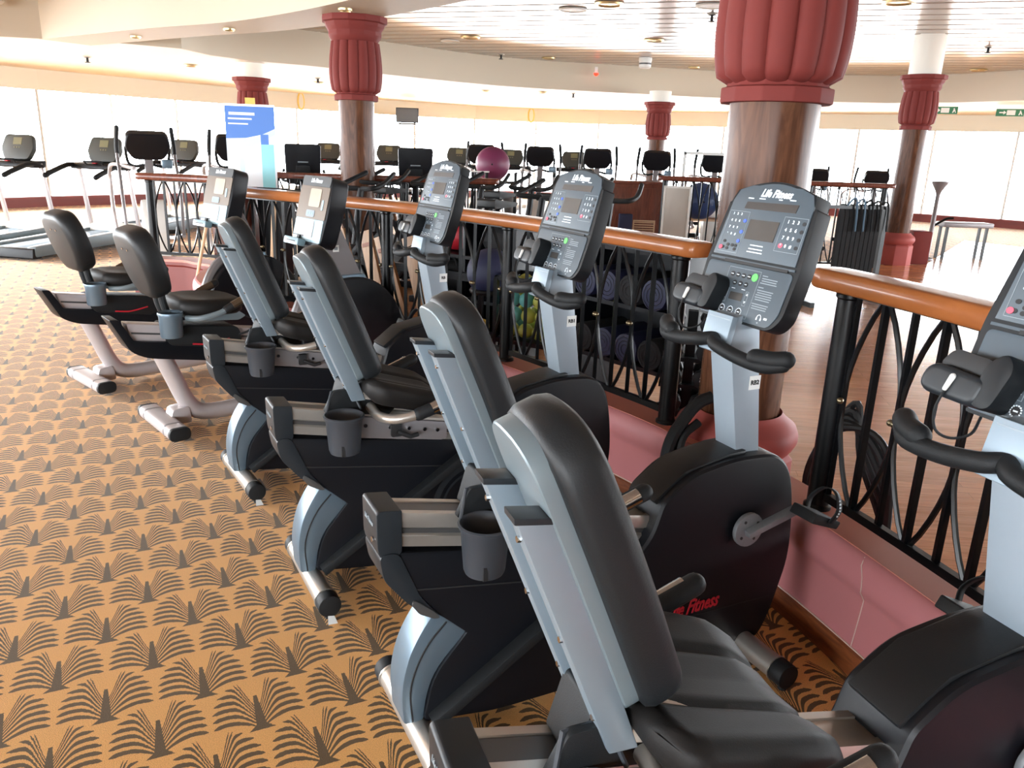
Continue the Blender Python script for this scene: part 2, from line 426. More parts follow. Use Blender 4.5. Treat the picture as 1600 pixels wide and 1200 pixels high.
# rail line around the bikes (posts stand on it), continued to both sides
LINE = [(1.62, -2.6), (1.62, -1.0), (1.53, 0.4), (1.36, 1.4), (1.215, 2.0), (1.064, 2.486), (0.88, 2.93), (0.691, 3.32), (0.33, 3.82), (-0.041, 4.296), (-0.58, 4.85), (-1.13, 5.28), (-1.68, 5.66), (-2.2, 6.05), (-2.62, 6.6), (-2.78, 7.2)]
LN = cr([(p[0], p[1], 0) for p in LINE], 8)
def line_frac(i): return LN[i]
# dance floor: parquet patch lying on the far side of the kerb
far_edge = [(-2.6, 8.9), (-1.0, 9.4), (1.0, 10.8), (2.9, 12.2), (5.0, 12.2), (6.5, 12.6), (9.5, 17.0), (11.5, 14), (11.5, 4), (9, -2.6)]
prof = [(p[0] + 0.02, p[1] + 0.02) for p in LN] + [(-3.0, 7.6)] + far_edge
ob = MB().prism(prof, -0.02, 0.006, 'Z').obj('floor_parquet', 'dance_floor'); struct(ob, label='glossy orange parquet dance floor behind the railing')

# kerb wall under the railing (front edge 0.1 m before the post line, on the bikes' side)
def offset(path, d):
    out = []
    for i, p in enumerate(path):
        a = Vector(path[max(i - 1, 0)]); b = Vector(path[min(i + 1, len(path) - 1)]); t = (b - a); t.z = 0; t.normalize()
        out.append((p[0] - t.y * d, p[1] + t.x * d, p[2] if len(p) > 2 else 0))
    return out
KH = 0.40
# going from near right to far left, the bikes' side is to the left (+)
kerb_sec = [(0.082, 0.0), (0.082, 0.262), (0.088, 0.275), (0.100, 0.292), (0.106, 0.315), (0.104, 0.345), (0.098, 0.372), (0.086, 0.392), (0.070, KH), (-0.09, KH), (-0.10, KH - 0.01), (-0.10, 0.0)]
kerb = MB().sweep(LN, kerb_sec).obj('wall_kerb', 'kerb_pink', ang=50); struct(kerb, label='low pink painted kerb wall carrying the railing')
tp = MB().sweep(LN, [(0.072, KH - 0.004), (0.072, KH + 0.002), (-0.092, KH + 0.002), (-0.092, KH - 0.004)]).obj('kerb_cap', 'kerb_top', kerb)
sk = MB().sweep(LN, [(0.08, 0), (0.096, 0), (0.096, 0.082), (0.08, 0.088)]).obj('baseboard_kerb', 'skirt_wood'); struct(sk, label='brown wooden skirting along the pink kerb')
MB().sweep(LN, [(0.0822, 0.086), (0.0865, 0.086), (0.0865, 0.0895), (0.0822, 0.0895)]).obj('caulk_line', 'caulk', kerb)
# a white crack-like seam running down the kerb
def near_line(x, y):
    return min(range(len(LN)), key=lambda i: (LN[i][0] - x) ** 2 + (LN[i][1] - y) ** 2)
def line_at(x, y, d):
    """point offset d from the line nearest to x, y, with the tangent"""
    best = None
    for i in range(len(LN) - 1):
        a = Vector(LN[i]); b = Vector(LN[i + 1]); e = b - a; t = max(0, min(1, (Vector((x, y, 0)) - a).dot(e) / e.length_squared)); q = a + e * t
        dd = (q - Vector((x, y, 0))).length
        if best is None or dd < best[0]: best = (dd, q, e.normalized())
    q, t = best[1], best[2]; n = Vector((-t.y, t.x, 0))
    return q + n * d, t
seam = []
for z, d, sft in ((0.395, 0.08, 0.0), (0.375, 0.099, 0.012), (0.345, 0.1055, 0.03), (0.315, 0.107, 0.036), (0.292, 0.101, 0.03), (0.275, 0.0895, 0.028), (0.262, 0.0835, 0.03), (0.18, 0.0835, 0.022), (0.09, 0.0835, 0.012)):
    p, t = line_at(1.13, 2.13, d); seam.append((p.x + t.x * (0.03 - sft), p.y + t.y * (0.03 - sft), z))
MB().tube(seam, 0.0018, 5).obj('paint_seam', 'caulk', kerb)

# alcove kerb further left with the short railing
AL = [(-2.55, 7.05, 0), (-3.05, 7.62, 0), (-3.05, 7.62, 0), (-3.62, 7.95, 0)]
AL = [(-2.5, 7.25, 0), (-3.02, 7.55, 0), (-3.10, 7.62, 0), (-3.2, 7.66, 0), (-3.62, 7.7, 0), (-3.72, 7.72, 0)]
k2 = MB().sweep(AL, [(0.08, 0), (0.08, 0.34), (0.1, 0.36), (0.1, KH), (-0.1, KH), (-0.1, 0)]).obj('wall_alcove_kerb', 'dado_red'); struct(k2, label='short red kerb wall under the left railing end')
MB().sweep(AL, [(0.104, KH - 0.01), (0.104, KH + 0.012), (-0.104, KH + 0.012), (-0.104, KH - 0.01)]).obj('kerb_cap', 'kerb_top', k2)

# outer wall: dado below, glazed band, cream frieze
sides = {'far': [], 'right': [], 'near': [], 'left': []}
for k in range(NSEG):
    a, b = wall_p[k], wall_p[(k + 1) % NSEG]; mid = -PI + 2 * PI * (k + 0.5) / NSEG
    key = 'far' if PI * 0.22 < mid < PI * 0.86 else 'right' if -PI * 0.22 < mid <= PI * 0.22 else 'near' if -PI * 0.8 < mid <= -PI * 0.22 else 'left'
    sides[key].append((a, b))
nwin = 0
for key, segs in sides.items():
    dm, fm = MB(), MB(); SILL = 0.42 if key == 'right' else 0.22
    for a, b in segs:
        A = Vector((a[0], a[1], 0)); B = Vector((b[0], b[1], 0)); t = (B - A).normalized(); n = Vector((-t.y, t.x, 0))
        if n.dot(Vector((CEN[0], CEN[1], 0)) - A) < 0: n = -n
        def strip(mb, z0, z1, th, off=0.0):
            P = [A + n * off, B + n * off, B + n * (off - th), A + n * (off - th)]
            mb.prism([(p.x, p.y) for p in P], z0, z1, 'Z')
        if key == 'near' and (A.x + B.x) / 2 > 0.0:
            strip(dm, 0, 0.9, 0.2); strip(fm, 0.9, LOW + 0.1, 0.2); continue
        strip(dm, 0, SILL, 0.2); strip(dm, SILL - 0.05, SILL, 0.1, 0.08)
        strip(fm, HEAD, LOW + 0.1, 0.2)
        nwin += 1
        win = bpy.data.objects.new('window_%d' % nwin, None); COL.objects.link(win); struct(win, label='tall window pane in the glazed outer wall, blown out by daylight')
        pm = MB(); P = [A - n * 0.09, B - n * 0.09]
        pm.add([(P[0].x, P[0].y, SILL), (P[1].x, P[1].y, SILL), (P[1].x, P[1].y, HEAD), (P[0].x, P[0].y, HEAD)], [(0, 1, 2, 3)])
        pm.obj('pane', 'glass', win)
        mm = MB(); mm.box((A.x - n.x * 0.09, A.y - n.y * 0.09, (SILL + HEAD) / 2), (0.05, 0.05, HEAD - SILL)); mm.obj('mullion', 'mullion', win)
        ld = bpy.data.lights.new('window_portal', 'AREA'); ld.shape = 'RECTANGLE'; ld.size = (B - A).length; ld.size_y = HEAD - SILL; ld.cycles.is_portal = True
        lo = bpy.data.objects.new('window_portal', ld); COL.objects.link(lo)
        c = (A + B) / 2 - n * 0.07; zax = -n
        lo.matrix_world = Matrix(((t.x, 0, zax.x, c.x), (t.y, 0, zax.y, c.y), (0, 1, zax.z, (SILL + HEAD) / 2), (0, 0, 0, 1)))
        if lo.matrix_world.to_3x3().determinant() < 0:
            lo.matrix_world = Matrix(((-t.x, 0, zax.x, c.x), (-t.y, 0, zax.y, c.y), (0, 1, zax.z, (SILL + HEAD) / 2), (0, 0, 0, 1)))
    wl = dm.obj('wall_' + key, 'dado_red'); struct(wl, label='outer wall: red dado under the windows, %s side' % key)
    fm.obj('frieze', 'cream_wall', wl)

# low outer ceiling ring, fascia step, high slatted ceiling
mb = MB()
n = NSEG
vs = [(p[0], p[1], LOW) for p in wall_p] + [(p[0], p[1], LOW) for p in fas_p] + [(p[0], p[1], LOW + 0.06) for p in wall_p] + [(p[0], p[1], LOW + 0.06) for p in fas_p]
mb.add(vs, [(k, (k + 1) % n, n + (k + 1) % n, n + k) for k in range(n)] + [(2 * n + k, 3 * n + k, 3 * n + (k + 1) % n, 2 * n + (k + 1) % n) for k in range(n)])
ob = mb.obj('ceiling_ring', 'white_ceiling'); struct(ob, label='low white ceiling ring along the windows')
mb = MB(); vs = [(p[0], p[1], LOW - 0.005) for p in fas_p] + [(p[0], p[1], HIGH + 0.07) for p in fas_p]
out2 = [(CEN[0] + (p[0] - CEN[0]) * 1.006, CEN[1] + (p[1] - CEN[1]) * 1.006) for p in fas_p]
vs += [(p[0], p[1], LOW - 0.005) for p in out2] + [(p[0], p[1], HIGH + 0.07) for p in out2]
mb.add(vs, [(k, (k + 1) % n, n + (k + 1) % n, n + k) for k in range(n)] + [(2 * n + k, 3 * n + k, 3 * n + (k + 1) % n, 2 * n + (k + 1) % n) for k in range(n)] + [(k, 2 * n + k, 2 * n + (k + 1) % n, (k + 1) % n) for k in range(n)])
ob = mb.obj('trim_1', 'fascia_taupe', ang=40); struct(ob, label='taupe fascia step curving between the two ceiling levels')
ceil = MB().box((2, 8, HIGH + 0.08), (34, 40, 0.04)).obj('ceiling', 'slat_gap'); struct(ceil, label='high ceiling of long pale metallic slats')
ad = math.radians(67); ux, uy = math.sin(ad), -math.cos(ad)  # across the slats
ux, uy = math.sin(math.radians(18)), math.cos(math.radians(18)); lx, ly = uy, -ux
slat = None
for i in range(60):
    d = -8 + i * 0.42; cx, cy = 1.5 + ux * d, 3.5 + uy * d
    if slat is None:
        sm = MB(); sm.prism([(-0.182, 0.03), (-0.182, 0.008), (-0.172, 0.0), (0.172, 0.0), (0.182, 0.008), (0.182, 0.03)], -13, 13, 'X')
        slat = sm.obj('slat', 'ceiling_slat', ceil); o = slat
    else:
        o = slat.copy(); COL.objects.link(o)
    o.matrix_local = Matrix.Translation((cx, cy, HIGH)) @ Matrix.Rotation(math.atan2(ly, lx), 4, 'Z') @ Matrix.Rotation(math.radians(random.uniform(-0.35, 0.35)), 4, 'X')
# dropped beam over the columns
BM = cr([(2.3, -3.4, 0), (2.1, -0.5, 0), (1.6, 2.2, 0), (0.9, 4.4, 0), (-0.2, 6.6, 0), (-1.62, 8.42, 0), (-3.0, 9.75, 0), (-4.4, 10.65, 0), (-5.6, 11.5, 0), (-6.6, 12.2, 0)], 8)
ob = MB().sweep(BM, [(0.36, LOW - 0.006), (0.36, HIGH + 0.05), (-0.36, HIGH + 0.05), (-0.36, LOW - 0.006)]).obj('trim_2', 'fascia_taupe'); struct(ob, label='wide dropped ceiling beam curving over the columns')
# ------------------------------------------------------------------ columns
def column(name, label, x, y, zb, ztop, k, zbase=0.50, collar=None, ceiling_z=None, rot=0.0):
    t = thing(name, label, 'column', (x, y, 0), rot, 'fluted red capital columns')
    rs = 0.172 * k; rc = 0.256 * k; h = ztop - zb
    MB().lathe([(rs, zbase - 0.05), (rs, zb + 0.02)], 40).obj('shaft', 'column_wood', t)
    # fluted bulb of the capital
    z0, z1 = zb + 0.085 * h, zb + 0.70 * h; pr = []
    for i in range(17):
        q = i / 16; r = rc * (0.80 + 0.20 * math.sin(PI * min(1, q * 1.25 + 0.12)) ** 0.8 if q < 0.4 else 0.80 + 0.20 * math.sin(PI * (0.62 + (q - 0.4) * 0.38 / 0.6)) ** 1.0 if q < 1 else 0.80)
        r = rc * (0.78 + 0.22 * math.sin(PI * (0.14 + 0.66 * q ** 0.72)) ** 1.1)
        if i == 0: r = rc * 0.72
        pr.append((r, z0 + (z1 - z0) * q))
    NL = 15
    def lobes(a, z):
        c = abs(math.sin(NL * a / 2)); return 0.915 + 0.085 * c ** 0.55
    MB().lathe(pr, NL * 10, rad=lobes).obj('capital_bulb', 'column_red', t, ang=60)
    MB().lathe([(rc * 0.70, zb), (rc * 0.84, zb), (rc * 0.84, zb + 0.07 * h), (rc * 0.76, zb + 0.075 * h), (rc * 0.74, zb + 0.11 * h), (rc * 0.6, zb + 0.11 * h)], 12).obj('lower_ring', 'column_red', t, bev=0.006 * k)
    zt = zb + 0.68 * h
    MB().lathe([(rc * 0.80, zt), (rc * 0.95, zt + 0.06 * h), (rc * 1.0, zt + 0.10 * h), (rc * 0.99, zt + 0.14 * h), (rc * 1.10, zt + 0.20 * h), (rc * 1.12, zt + 0.235 * h), (rc * 1.22, zt + 0.245 * h), (rc * 1.22, ztop), (rc * 0.5, ztop)], 12).obj('upper_ring', 'column_red', t, bev=0.006 * k)
    if ceiling_z: MB().lathe([(rs * 1.25, ztop - 0.01), (rs * 1.25, ceiling_z)], 32).obj('collar', 'white_ceiling', t)
    # base: torus bulge on an octagonal plinth
    MB().lathe([(rs * 1.0, zbase - 0.03), (rs * 1.08, zbase + 0.0), (rs * 1.12, zbase - 0.012), (rs * 1.22, zbase - 0.03), (rs * 1.45, zbase - 0.06), (rs * 1.52, zbase - 0.09), (rs * 1.52, zbase - 0.12), (rs * 1.42, zbase - 0.155), (rs * 1.3, zbase - 0.18), (rs * 1.2, zbase - 0.18)], 36).obj('base_ring', 'base_pink', t, ang=50)
    MB().lathe([(rs * 1.46, 0.0), (rs * 1.46, zbase - 0.20), (rs * 1.30, zbase - 0.17), (rs * 0.9, zbase - 0.17)], 8, Matrix.Rotation(PI / 8, 4, 'Z')).obj('plinth', 'base_pink', t, bev=0.006)
    return t
column('column', 'near column with brown wood shaft and huge red fluted capital, between the railing ends', 0.985, 3.26, 1.745, 2.52, 1.0, 0.505, ceiling_z=2.85)
column('column', 'tall column with red capital touching the curved ceiling beam, left of centre', -1.77, 8.9, 1.977, 2.80, 1.09)
column('column', 'distant column at right whose glossy shaft mirrors the windows, beside the dance floor', 5.97, 12.6, 2.03, 2.80, 1.04, 0.50, ceiling_z=3.36)
column('column', 'farthest small column, right of centre near the treadmills', 2.90, 17.6, 1.835, 2.59, 1.05, ceiling_z=2.81)
column('column', 'column at left partly hidden by the roll-up banner', -4.69, 14.5, 1.80, 2.565, 1.05, ceiling_z=2.81)
MB().box((6.40, 12.78, 0.26), (0.30, 0.30, 0.52)).obj('pedestal', 'column_red', bev=0.02)
tag(bpy.data.objects['pedestal'], 'square red pedestal behind the base of the distant right column', 'pedestal')

# ------------------------------------------------------------------ railings
def arclen(path):
    L = [0]
    for a, b in zip(path, path[1:]): L.append(L[-1] + (Vector(b) - Vector(a)).length)
    return L
def at_len(path, L, s):
    s = max(0, min(L[-1], s))
    for i in range(len(L) - 1):
        if L[i + 1] >= s:
            f = (s - L[i]) / max(1e-9, L[i + 1] - L[i]); a, b = Vector(path[i]), Vector(path[i + 1]); return a.lerp(b, f), (b - a).normalized()
    return Vector(path[-1]), (Vector(path[-1]) - Vector(path[-2])).normalized()
def s_of(path, L, x, y):
    best = None
    for i in range(len(path) - 1):
        a = Vector(path[i]); b = Vector(path[i + 1]); e = b - a; t = max(0, min(1, (Vector((x, y, 0)) - a).dot(e) / e.length_squared)); d = (a + e * t - Vector((x, y, 0))).length
        if best is None or d < best[0]: best = (d, L[i] + e.length * t)
    return best[1]
rail_sec = rp([(-0.066, 0.0), (0.066, 0.0), (0.072, 0.035), (0.062, 0.064), (-0.062, 0.064), (-0.072, 0.035)], [0.012, 0.012, 0.012, 0.018, 0.018, 0.012], 3)
PM = {}
def railing(name, label, path, s0, s1, posts, z0=KH, zr=1.146, wood='rail_wood', p=0.232, detail=True, phase=None, over=0.07):
    L = arclen(path); t = thing(name, label, 'railing', (0, 0, 0))
    N = max(4, int((s1 - s0) / 0.06)); pts = [tuple(at_len(path, L, s0 - over + (s1 - s0 + 2 * over) * i / N)[0] + Vector((0, 0, zr))) for i in range(N + 1)]
    hr = MB(); n = len(rail_sec)
    # rounded ends: shrink the section over the last centimetres
    hr.sweep(pts, rail_sec)
    a0 = (Vector(pts[0]) - Vector(pts[1])).normalized(); a1 = (Vector(pts[-1]) - Vector(pts[-2])).normalized()
    for e, dr in ((pts[0], a0), (pts[-1], a1)):
        sd = Vector((-dr.y, dr.x, 0))
        prev = None; vs = []
        for q, sc in ((0, 1.0), (0.03, 0.95), (0.052, 0.8), (0.064, 0.5)):
            vs += [Vector(e) + dr * q + sd * (c[0] * sc) + Vector((0, 0, 0.032 + (c[1] - 0.032) * (1 - (1 - sc) * 0.25))) for c in rail_sec]
        hr.add(vs, [(k * n + j, k * n + (j + 1) % n, (k + 1) * n + (j + 1) % n, (k + 1) * n + j) for k in range(3) for j in range(n)] + [tuple(range(3 * n, 4 * n))])
    hr.obj('handrail', wood, t, ang=50)
    key = (round(zr - z0, 3))
    if key not in PM:
        pb = MB(); H = zr - z0
        pb.lathe([(0.046, 0), (0.046, 0.012), (0.037, 0.02), (0.037, H - 0.022), (0.043, H - 0.016), (0.043, H - 0.006), (0.037, H)], 20); PM[key] = pb.mesh('post', 'black_iron')
    for s in posts:
        q, _ = at_len(path, L, s); o = bpy.data.objects.new('post', PM[key]); COL.objects.link(o); o.parent = t; o.location = (q.x, q.y, z0)
    ps = sorted(posts); zl, zh = z0 + 0.055, zr
    for a, b in zip(ps, ps[1:]):
        bb = MB(); M = 10; bb.sweep([tuple(at_len(path, L, a + (b - a) * i / M)[0] + Vector((0, 0, zl))) for i in range(M + 1)], [(-0.012, -0.014), (0.012, -0.014), (0.012, 0.014), (-0.012, 0.014)]); bb.obj('bottom_bar', 'black_iron', t)
        bb = MB(); bb.sweep([tuple(at_len(path, L, a + (b - a) * i / M)[0] + Vector((0, 0, zh - 0.006))) for i in range(M + 1)], [(-0.012, -0.006), (0.012, -0.006), (0.012, 0.008), (-0.012, 0.008)]); bb.obj('top_bar', 'black_iron', t)
        cnt = max(1, round((b - a - 0.10) / p)); pp = (b - a - 0.08) / cnt; st = a + 0.04
        for k in range(cnt + 1):          # plain bars with brass knobs
            q, tg = at_len(path, L, st + k * pp)
            if 0 < k < cnt or True:
                m = MB(); m.box((q.x, q.y, (zl + zh) / 2), (0.017, 0.017, zh - zl), None); m.obj('baluster', 'black_iron', t)
        for k in range(cnt):
            sc_ = st + (k + 0.5) * pp; q, tg = at_len(path, L, sc_)
            m = MB(); m.box((q.x, q.y, (zl + zh) / 2), (0.019, 0.019, zh - zl)); m.obj('baluster', 'black_iron', t)
            for sg in (-1, 1):            # pointed oval: two bowed bars meeting at top and bottom
                pth = []
                for j in range(13):
                    f = j / 12; bow = math.sin(PI * f) ** 0.85 * pp * 0.47 + 0.008
                    c = q + tg * (sg * bow); pth.append((c.x, c.y, zl + (zh - zl) * f))
                m = MB(); m.tube(pth, 0.0085 if detail else 0.009, 6 if detail else 4); m.obj('arch_bar', 'black_iron', t)
                if detail:
                    c = q + tg * (sg * (pp * 0.47)); nn = Vector((-tg.y, tg.x, 0))
                    kk = MB(); kk.sphere((c.x + nn.x * 0.018, c.y + nn.y * 0.018, (zl + zh) / 2 + 0.0), 0.0115, 10, 6); kk.obj('knob', 'brass', t)
    return t
LL = arclen(LN)
sR, s1040, s790, s606, s440 = s_of(LN, LL, 1.064, 2.486), s_of(LN, LL, .691, 3.32), s_of(LN, LL, -.041, 4.296), s_of(LN, LL, -.83, 5.05), s_of(LN, LL, -2.05, 5.93)
railing('railing', 'long wooden handrail on black iron posts left of the near column', LN, s1040, s440, [s1040, s790, s606, (s606 + s440) / 2, s440])
railing('railing', 'wooden handrail on black iron posts at the right edge, right of the near column', LN, sR - 3.9, sR, [sR, sR - 1.25, sR - 2.5, sR - 3.75])
SH = [(-3.58, 7.71, 0), (-3.1, 7.66, 0), (-2.62, 7.5, 0)]
railing('railing', 'short reddish handrail and railing at far left beside the treadmills', SH, 0.05, 0.98, [0.05, 0.98], wood='mahogany', detail=False)
FR = [(-3.4, 9.05, 0), (-2.2, 9.1, 0), (-0.3, 9.35, 0)]
railing('railing', 'dark red railing across the dance floor, in front of the dark-backed bike screens', FR, 0.05, 3.1, [0.05, 1.1, 2.1, 3.1], z0=0.0, wood='mahogany', detail=False)
FR2 = [(2.1, 12.0, 0), (4.0, 12.0, 0), (6.0, 12.0, 0)]
railing('railing', 'dark red railing behind the near column on the far side of the dance floor', FR2, 0.05, 3.3, [0.05, 1.15, 2.2, 3.3], z0=0.0, zr=1.18, wood='mahogany', detail=False)
# ------------------------------------------------------------------ recumbent exercise bike, grey and black (x forward, y left, z up)
def console_old(t):
    O = (1.036, 0, 1.098); F = frame(O, (0, -1, 0), (0.109, 0, 0.345))   # x right for the rider, y up the face, z out of it
    arch = [(0.150 - 0.300 * i / 12, 0.372 + 0.030 * math.sin(PI * i / 12)) for i in range(13)]
    outline = rp([(-0.150, -0.004), (0.150, -0.004), (0.180, 0.035), (0.184, 0.17), (0.168, 0.345)], [0.015, 0.03, 0.02, 0.02, 0.02]) + arch + rp([(-0.168, 0.345), (-0.184, 0.17), (-0.180, 0.035)], [0.02, 0.02, 0.02])
    body = MB().prism(outline, -0.052, 0.0, 'Z', F).obj('console', 'console_edge', t, bev=0.012, seg=3)
    def sub(mb, name, m, bev=0.0): return mb.obj(name, m, body, bev=bev)
    up = [(x * 0.93, y if y < 0.39 else y - 0.006) for x, y in [(-0.176, 0.178), (0.176, 0.178), (0.166, 0.34)] + arch + [(-0.166, 0.34)]]
    sub(MB().prism(up, -0.002, 0.003, 'Z', F), 'upper_panel', 'console_face', 0.0012)
    sub(MB().prism(rp([(-0.145, 0.003), (0.142, 0.003), (0.165, 0.04), (0.168, 0.158), (-0.168, 0.158), (-0.166, 0.04)], 0.015), -0.002, 0.003, 'Z', F), 'lower_panel', 'console_face', 0.0012)
    sub(MB().box((0, 0.168, 0.001), (0.335, 0.006, 0.004), F), 'panel_lip', 'console_face')
    sub(MB().box((0.02, 0.1635, 0.0025), (0.25, 0.008, 0.003), F), 'card_slot', 'ink')
    y = lambda b: b * 0.3618
    sub(MB().prism([(-0.098, y(.878)), (0.100, y(.882)), (0.103, y(.945)), (-0.094, y(.935))], 0.0025, 0.0045, 'Z', F), 'message_display', 'strip_dark')
    sub(MB().prism([(-0.058, y(.640)), (0.056, y(.643)), (0.056, y(.802)), (-0.058, y(.798))], 0.0025, 0.0045, 'Z', F), 'screen', 'screen')
    # thin printed outlines
    pr = MB()
    def ring(x0, x1, y0, y1, w=0.0011):
        for a, b, c, d in ((x0, x1, y0, y0 + w), (x0, x1, y1 - w, y1), (x0, x0 + w, y0, y1), (x1 - w, x1, y0, y1)): pr.box(((a + b) / 2, (c + d) / 2, 0.0033), (b - a, d - c, 0.0009), F)
    ring(-0.150, -0.068, y(.515), y(.855)); ring(0.068, 0.153, y(.585), y(.852)); ring(-0.072, 0.056, y(.03), y(.41)); ring(-0.058, -0.046, y(.125), y(.24)); ring(0.024, 0.036, y(.125), y(.24))
    sub(pr, 'printed_outline', 'print_grey')
    # key pads: legends are real letters
    def key(name, s, x, b, size, m='print_white'): text(name, s, size, body, F @ Matrix.Translation((x, y(b), 0.0036)), m=m, bold=0.0003)
    kb = MB()
    for j, row in enumerate(('123', '456', '789', '*0#')):
        for i, c in enumerate(row):
            key('key', c, 0.086 + i * 0.018, 0.815 - j * 0.061, 0.0135); key('key', c, -0.132 + i * 0.016, 0.83 - j * 0.055, 0.010)
        kb.prism(ell(0.143, y(0.812 - j * 0.061), 0.0065, 0.0055, 10), 0.0028, 0.0042, 'Z', F)
    for x, b in ((-0.132, .60), (-0.132, .55), (-0.114, .575), (-0.096, .575), (-0.114, .545), (-0.082, .575), (-0.082, .545)): kb.prism(ell(x, y(b), 0.006, 0.0048, 10), 0.0028, 0.0042, 'Z', F)
    for i in range(4): kb.prism(ell(-0.052 + i * 0.0225, y(.355), 0.0078, 0.0072, 12), 0.0028, 0.0045, 'Z', F)
    for i in range(3): kb.prism(ell(-0.032 + i * 0.0225, y(.29), 0.0078, 0.0072, 12), 0.0028, 0.0045, 'Z', F); kb.prism(ell(-0.048 + i * 0.0345, y(.072), 0.010, 0.010, 14), 0.0028, 0.0045, 'Z', F)
    struct(sub(kb, 'round_keys', 'ink'), 'stuff')
    rings = MB()
    for i in range(3):
        for k in range(14):
            a = 2 * PI * k / 14; rings.box((-0.048 + i * 0.0345 + 0.0105 * math.cos(a), y(.072) + 0.0105 * math.sin(a), 0.0044), (0.003, 0.003, 0.0008), F)
    for i in range(4): rings.box((-0.052 + i * 0.0225, y(.355), 0.0048), (0.010, 0.0022, 0.0006), F)
    for i in range(3): rings.box((-0.032 + i * 0.0225, y(.29), 0.0048), (0.008, 0.0022, 0.0006), F); rings.box((-0.048 + i * 0.0345, y(.072), 0.0048), (0.009, 0.003, 0.0006), F)
    for x, b, s in ((-0.0525, .213, 1), (-0.0555, .152, -1), (0.0315, .216, 1), (0.0305, .155, -1)): rings.prism([(x - 0.0036, y(b) - 0.003 * s), (x + 0.0036, y(b) - 0.003 * s), (x, y(b) + 0.004 * s)], 0.003, 0.0045, 'Z', F)
    for x, b, ww in ((-0.085, .965, .022), (-0.04, .968, .024), (0.03, .972, .014), (0.075, .976, .022)): rings.box((x, y(b), 0.0034), (ww, 0.003, 0.0008), F)
    for b, ww in ((.600, .05), (.571, .054), (.546, .06)): rings.box((0.0, y(b), 0.0034), (ww, 0.0030, 0.0008), F)
    rings.box((-0.03, y(.245), 0.0034), (0.014, 0.002, 0.0008), F); rings.box((0.01, y(.248), 0.0034), (0.014, 0.002, 0.0008), F)
    struct(sub(rings, 'key_legends', 'print_white'), 'stuff')
    txt = MB()
    for b0, nl, x0 in ((.385, 1, .064), (.365, 3, .064), (.295, 1, .062), (.272, 5, .062), (.165, 3, .06)):
        for i in range(nl): txt.box((x0 + (0.010 if nl == 1 else 0.030), y(b0 - i * 0.018), 0.0034), (0.02 if nl == 1 else 0.058 + 0.004 * math.sin(i * 2.1 + b0 * 9), 0.0026, 0.0006), F)
    struct(sub(txt, 'instruction_text', 'print_grey'), 'stuff')
    sub(MB().prism(ell(0.038, y(.358), 0.0115, 0.0115, 18), 0.0028, 0.005, 'Z', F), 'start_key', 'key_green')
    kr = MB(); kr.prism(ell(-0.140, y(.548), 0.0075, 0.0065, 14), 0.0028, 0.005, 'Z', F); kr.prism(ell(0.086, y(.632), 0.008, 0.007, 14), 0.0025, 0.0036, 'Z', F); sub(kr, 'stop_key', 'key_red')
    kb2 = MB()
    for b in (.78, .69, .615): kb2.prism(ell(-0.078, y(b), 0.0062, 0.0055, 12), 0.0028, 0.0046, 'Z', F)
    sub(kb2, 'blue_keys', 'key_blue')
    sub(MB().prism(rp([(-0.036, y(.155)), (0.016, y(.155)), (0.014, y(.218)), (-0.036, y(.215))], 0.003), 0.0025, 0.0042, 'Z', F), 'small_display', 'screen')
    text('logo', 'Life Fitness', 0.030, body, F @ Matrix.Translation((0.008, y(1.012), 0.0038)), shear=0.35, bold=0.0012, sx=0.86)
    hp = MB(); hp.tube([(0.103 + 0.0075 * math.cos(a), y(.07) + 0.0085 * math.sin(a), 0.0038) for a in [(-0.15 + 1.3 * i / 10) * PI for i in range(11)]], 0.0013, 5, F)
    hp.box((0.0955, y(.06), 0.0036), (0.005, 0.007, 0.001), F); hp.box((0.1105, y(.06), 0.0036), (0.005, 0.007, 0.001), F); hp.prism([(0.1005, y(.035)), (0.1055, y(.035)), (0.103, y(.022))], 0.003, 0.004, 'Z', F); hp.box((0.127, y(.072), 0.0036), (0.012, 0.006, 0.0006), F)
    sub(hp, 'headphone_mark', 'print_white')
    # phone holder at the lower left corner with its plug and lead
    hd = MB().prism(rp([(-0.222, 0.008), (-0.092, 0.006), (-0.085, 0.062), (-0.214, 0.070)], [0.034, 0.02, 0.02, 0.034], 6), -0.03, 0.060, 'Z', F).obj('device_holder', 'cap_grey', body, bev=0.014, seg=4)
    sub(MB().prism(rp([(-0.210, 0.066), (-0.09, 0.060), (-0.098, 0.100), (-0.188, 0.104)], 0.016, 4), -0.012, 0.036, 'Z', F), 'holder_pocket', 'ink', 0.004)
    sub(MB().prism(rp([(-0.104, 0.008), (-0.062, 0.008), (-0.044, 0.095), (-0.070, 0.122), (-0.103, 0.09)], 0.02, 5), -0.002, 0.056, 'Z', F), 'holder_arm', 'console_edge', 0.008)
    sub(MB().tube([(-0.148, 0.050, 0.062), (-0.152, 0.024, 0.064)], [0.006, 0.0045], 8, F, round_end=True), 'plug', 'plastic_white')
    cab = cr([(-0.152, 0.022, 0.064), (-0.157, -0.02, 0.06), (-0.150, -0.055, 0.045), (-0.125, -0.06, 0.03), (-0.105, -0.04, 0.01), (-0.115, -0.005, -0.01)], 5)
    sub(MB().tube(cab, 0.0028, 6, F), 'lead', 'rubber')
    return body

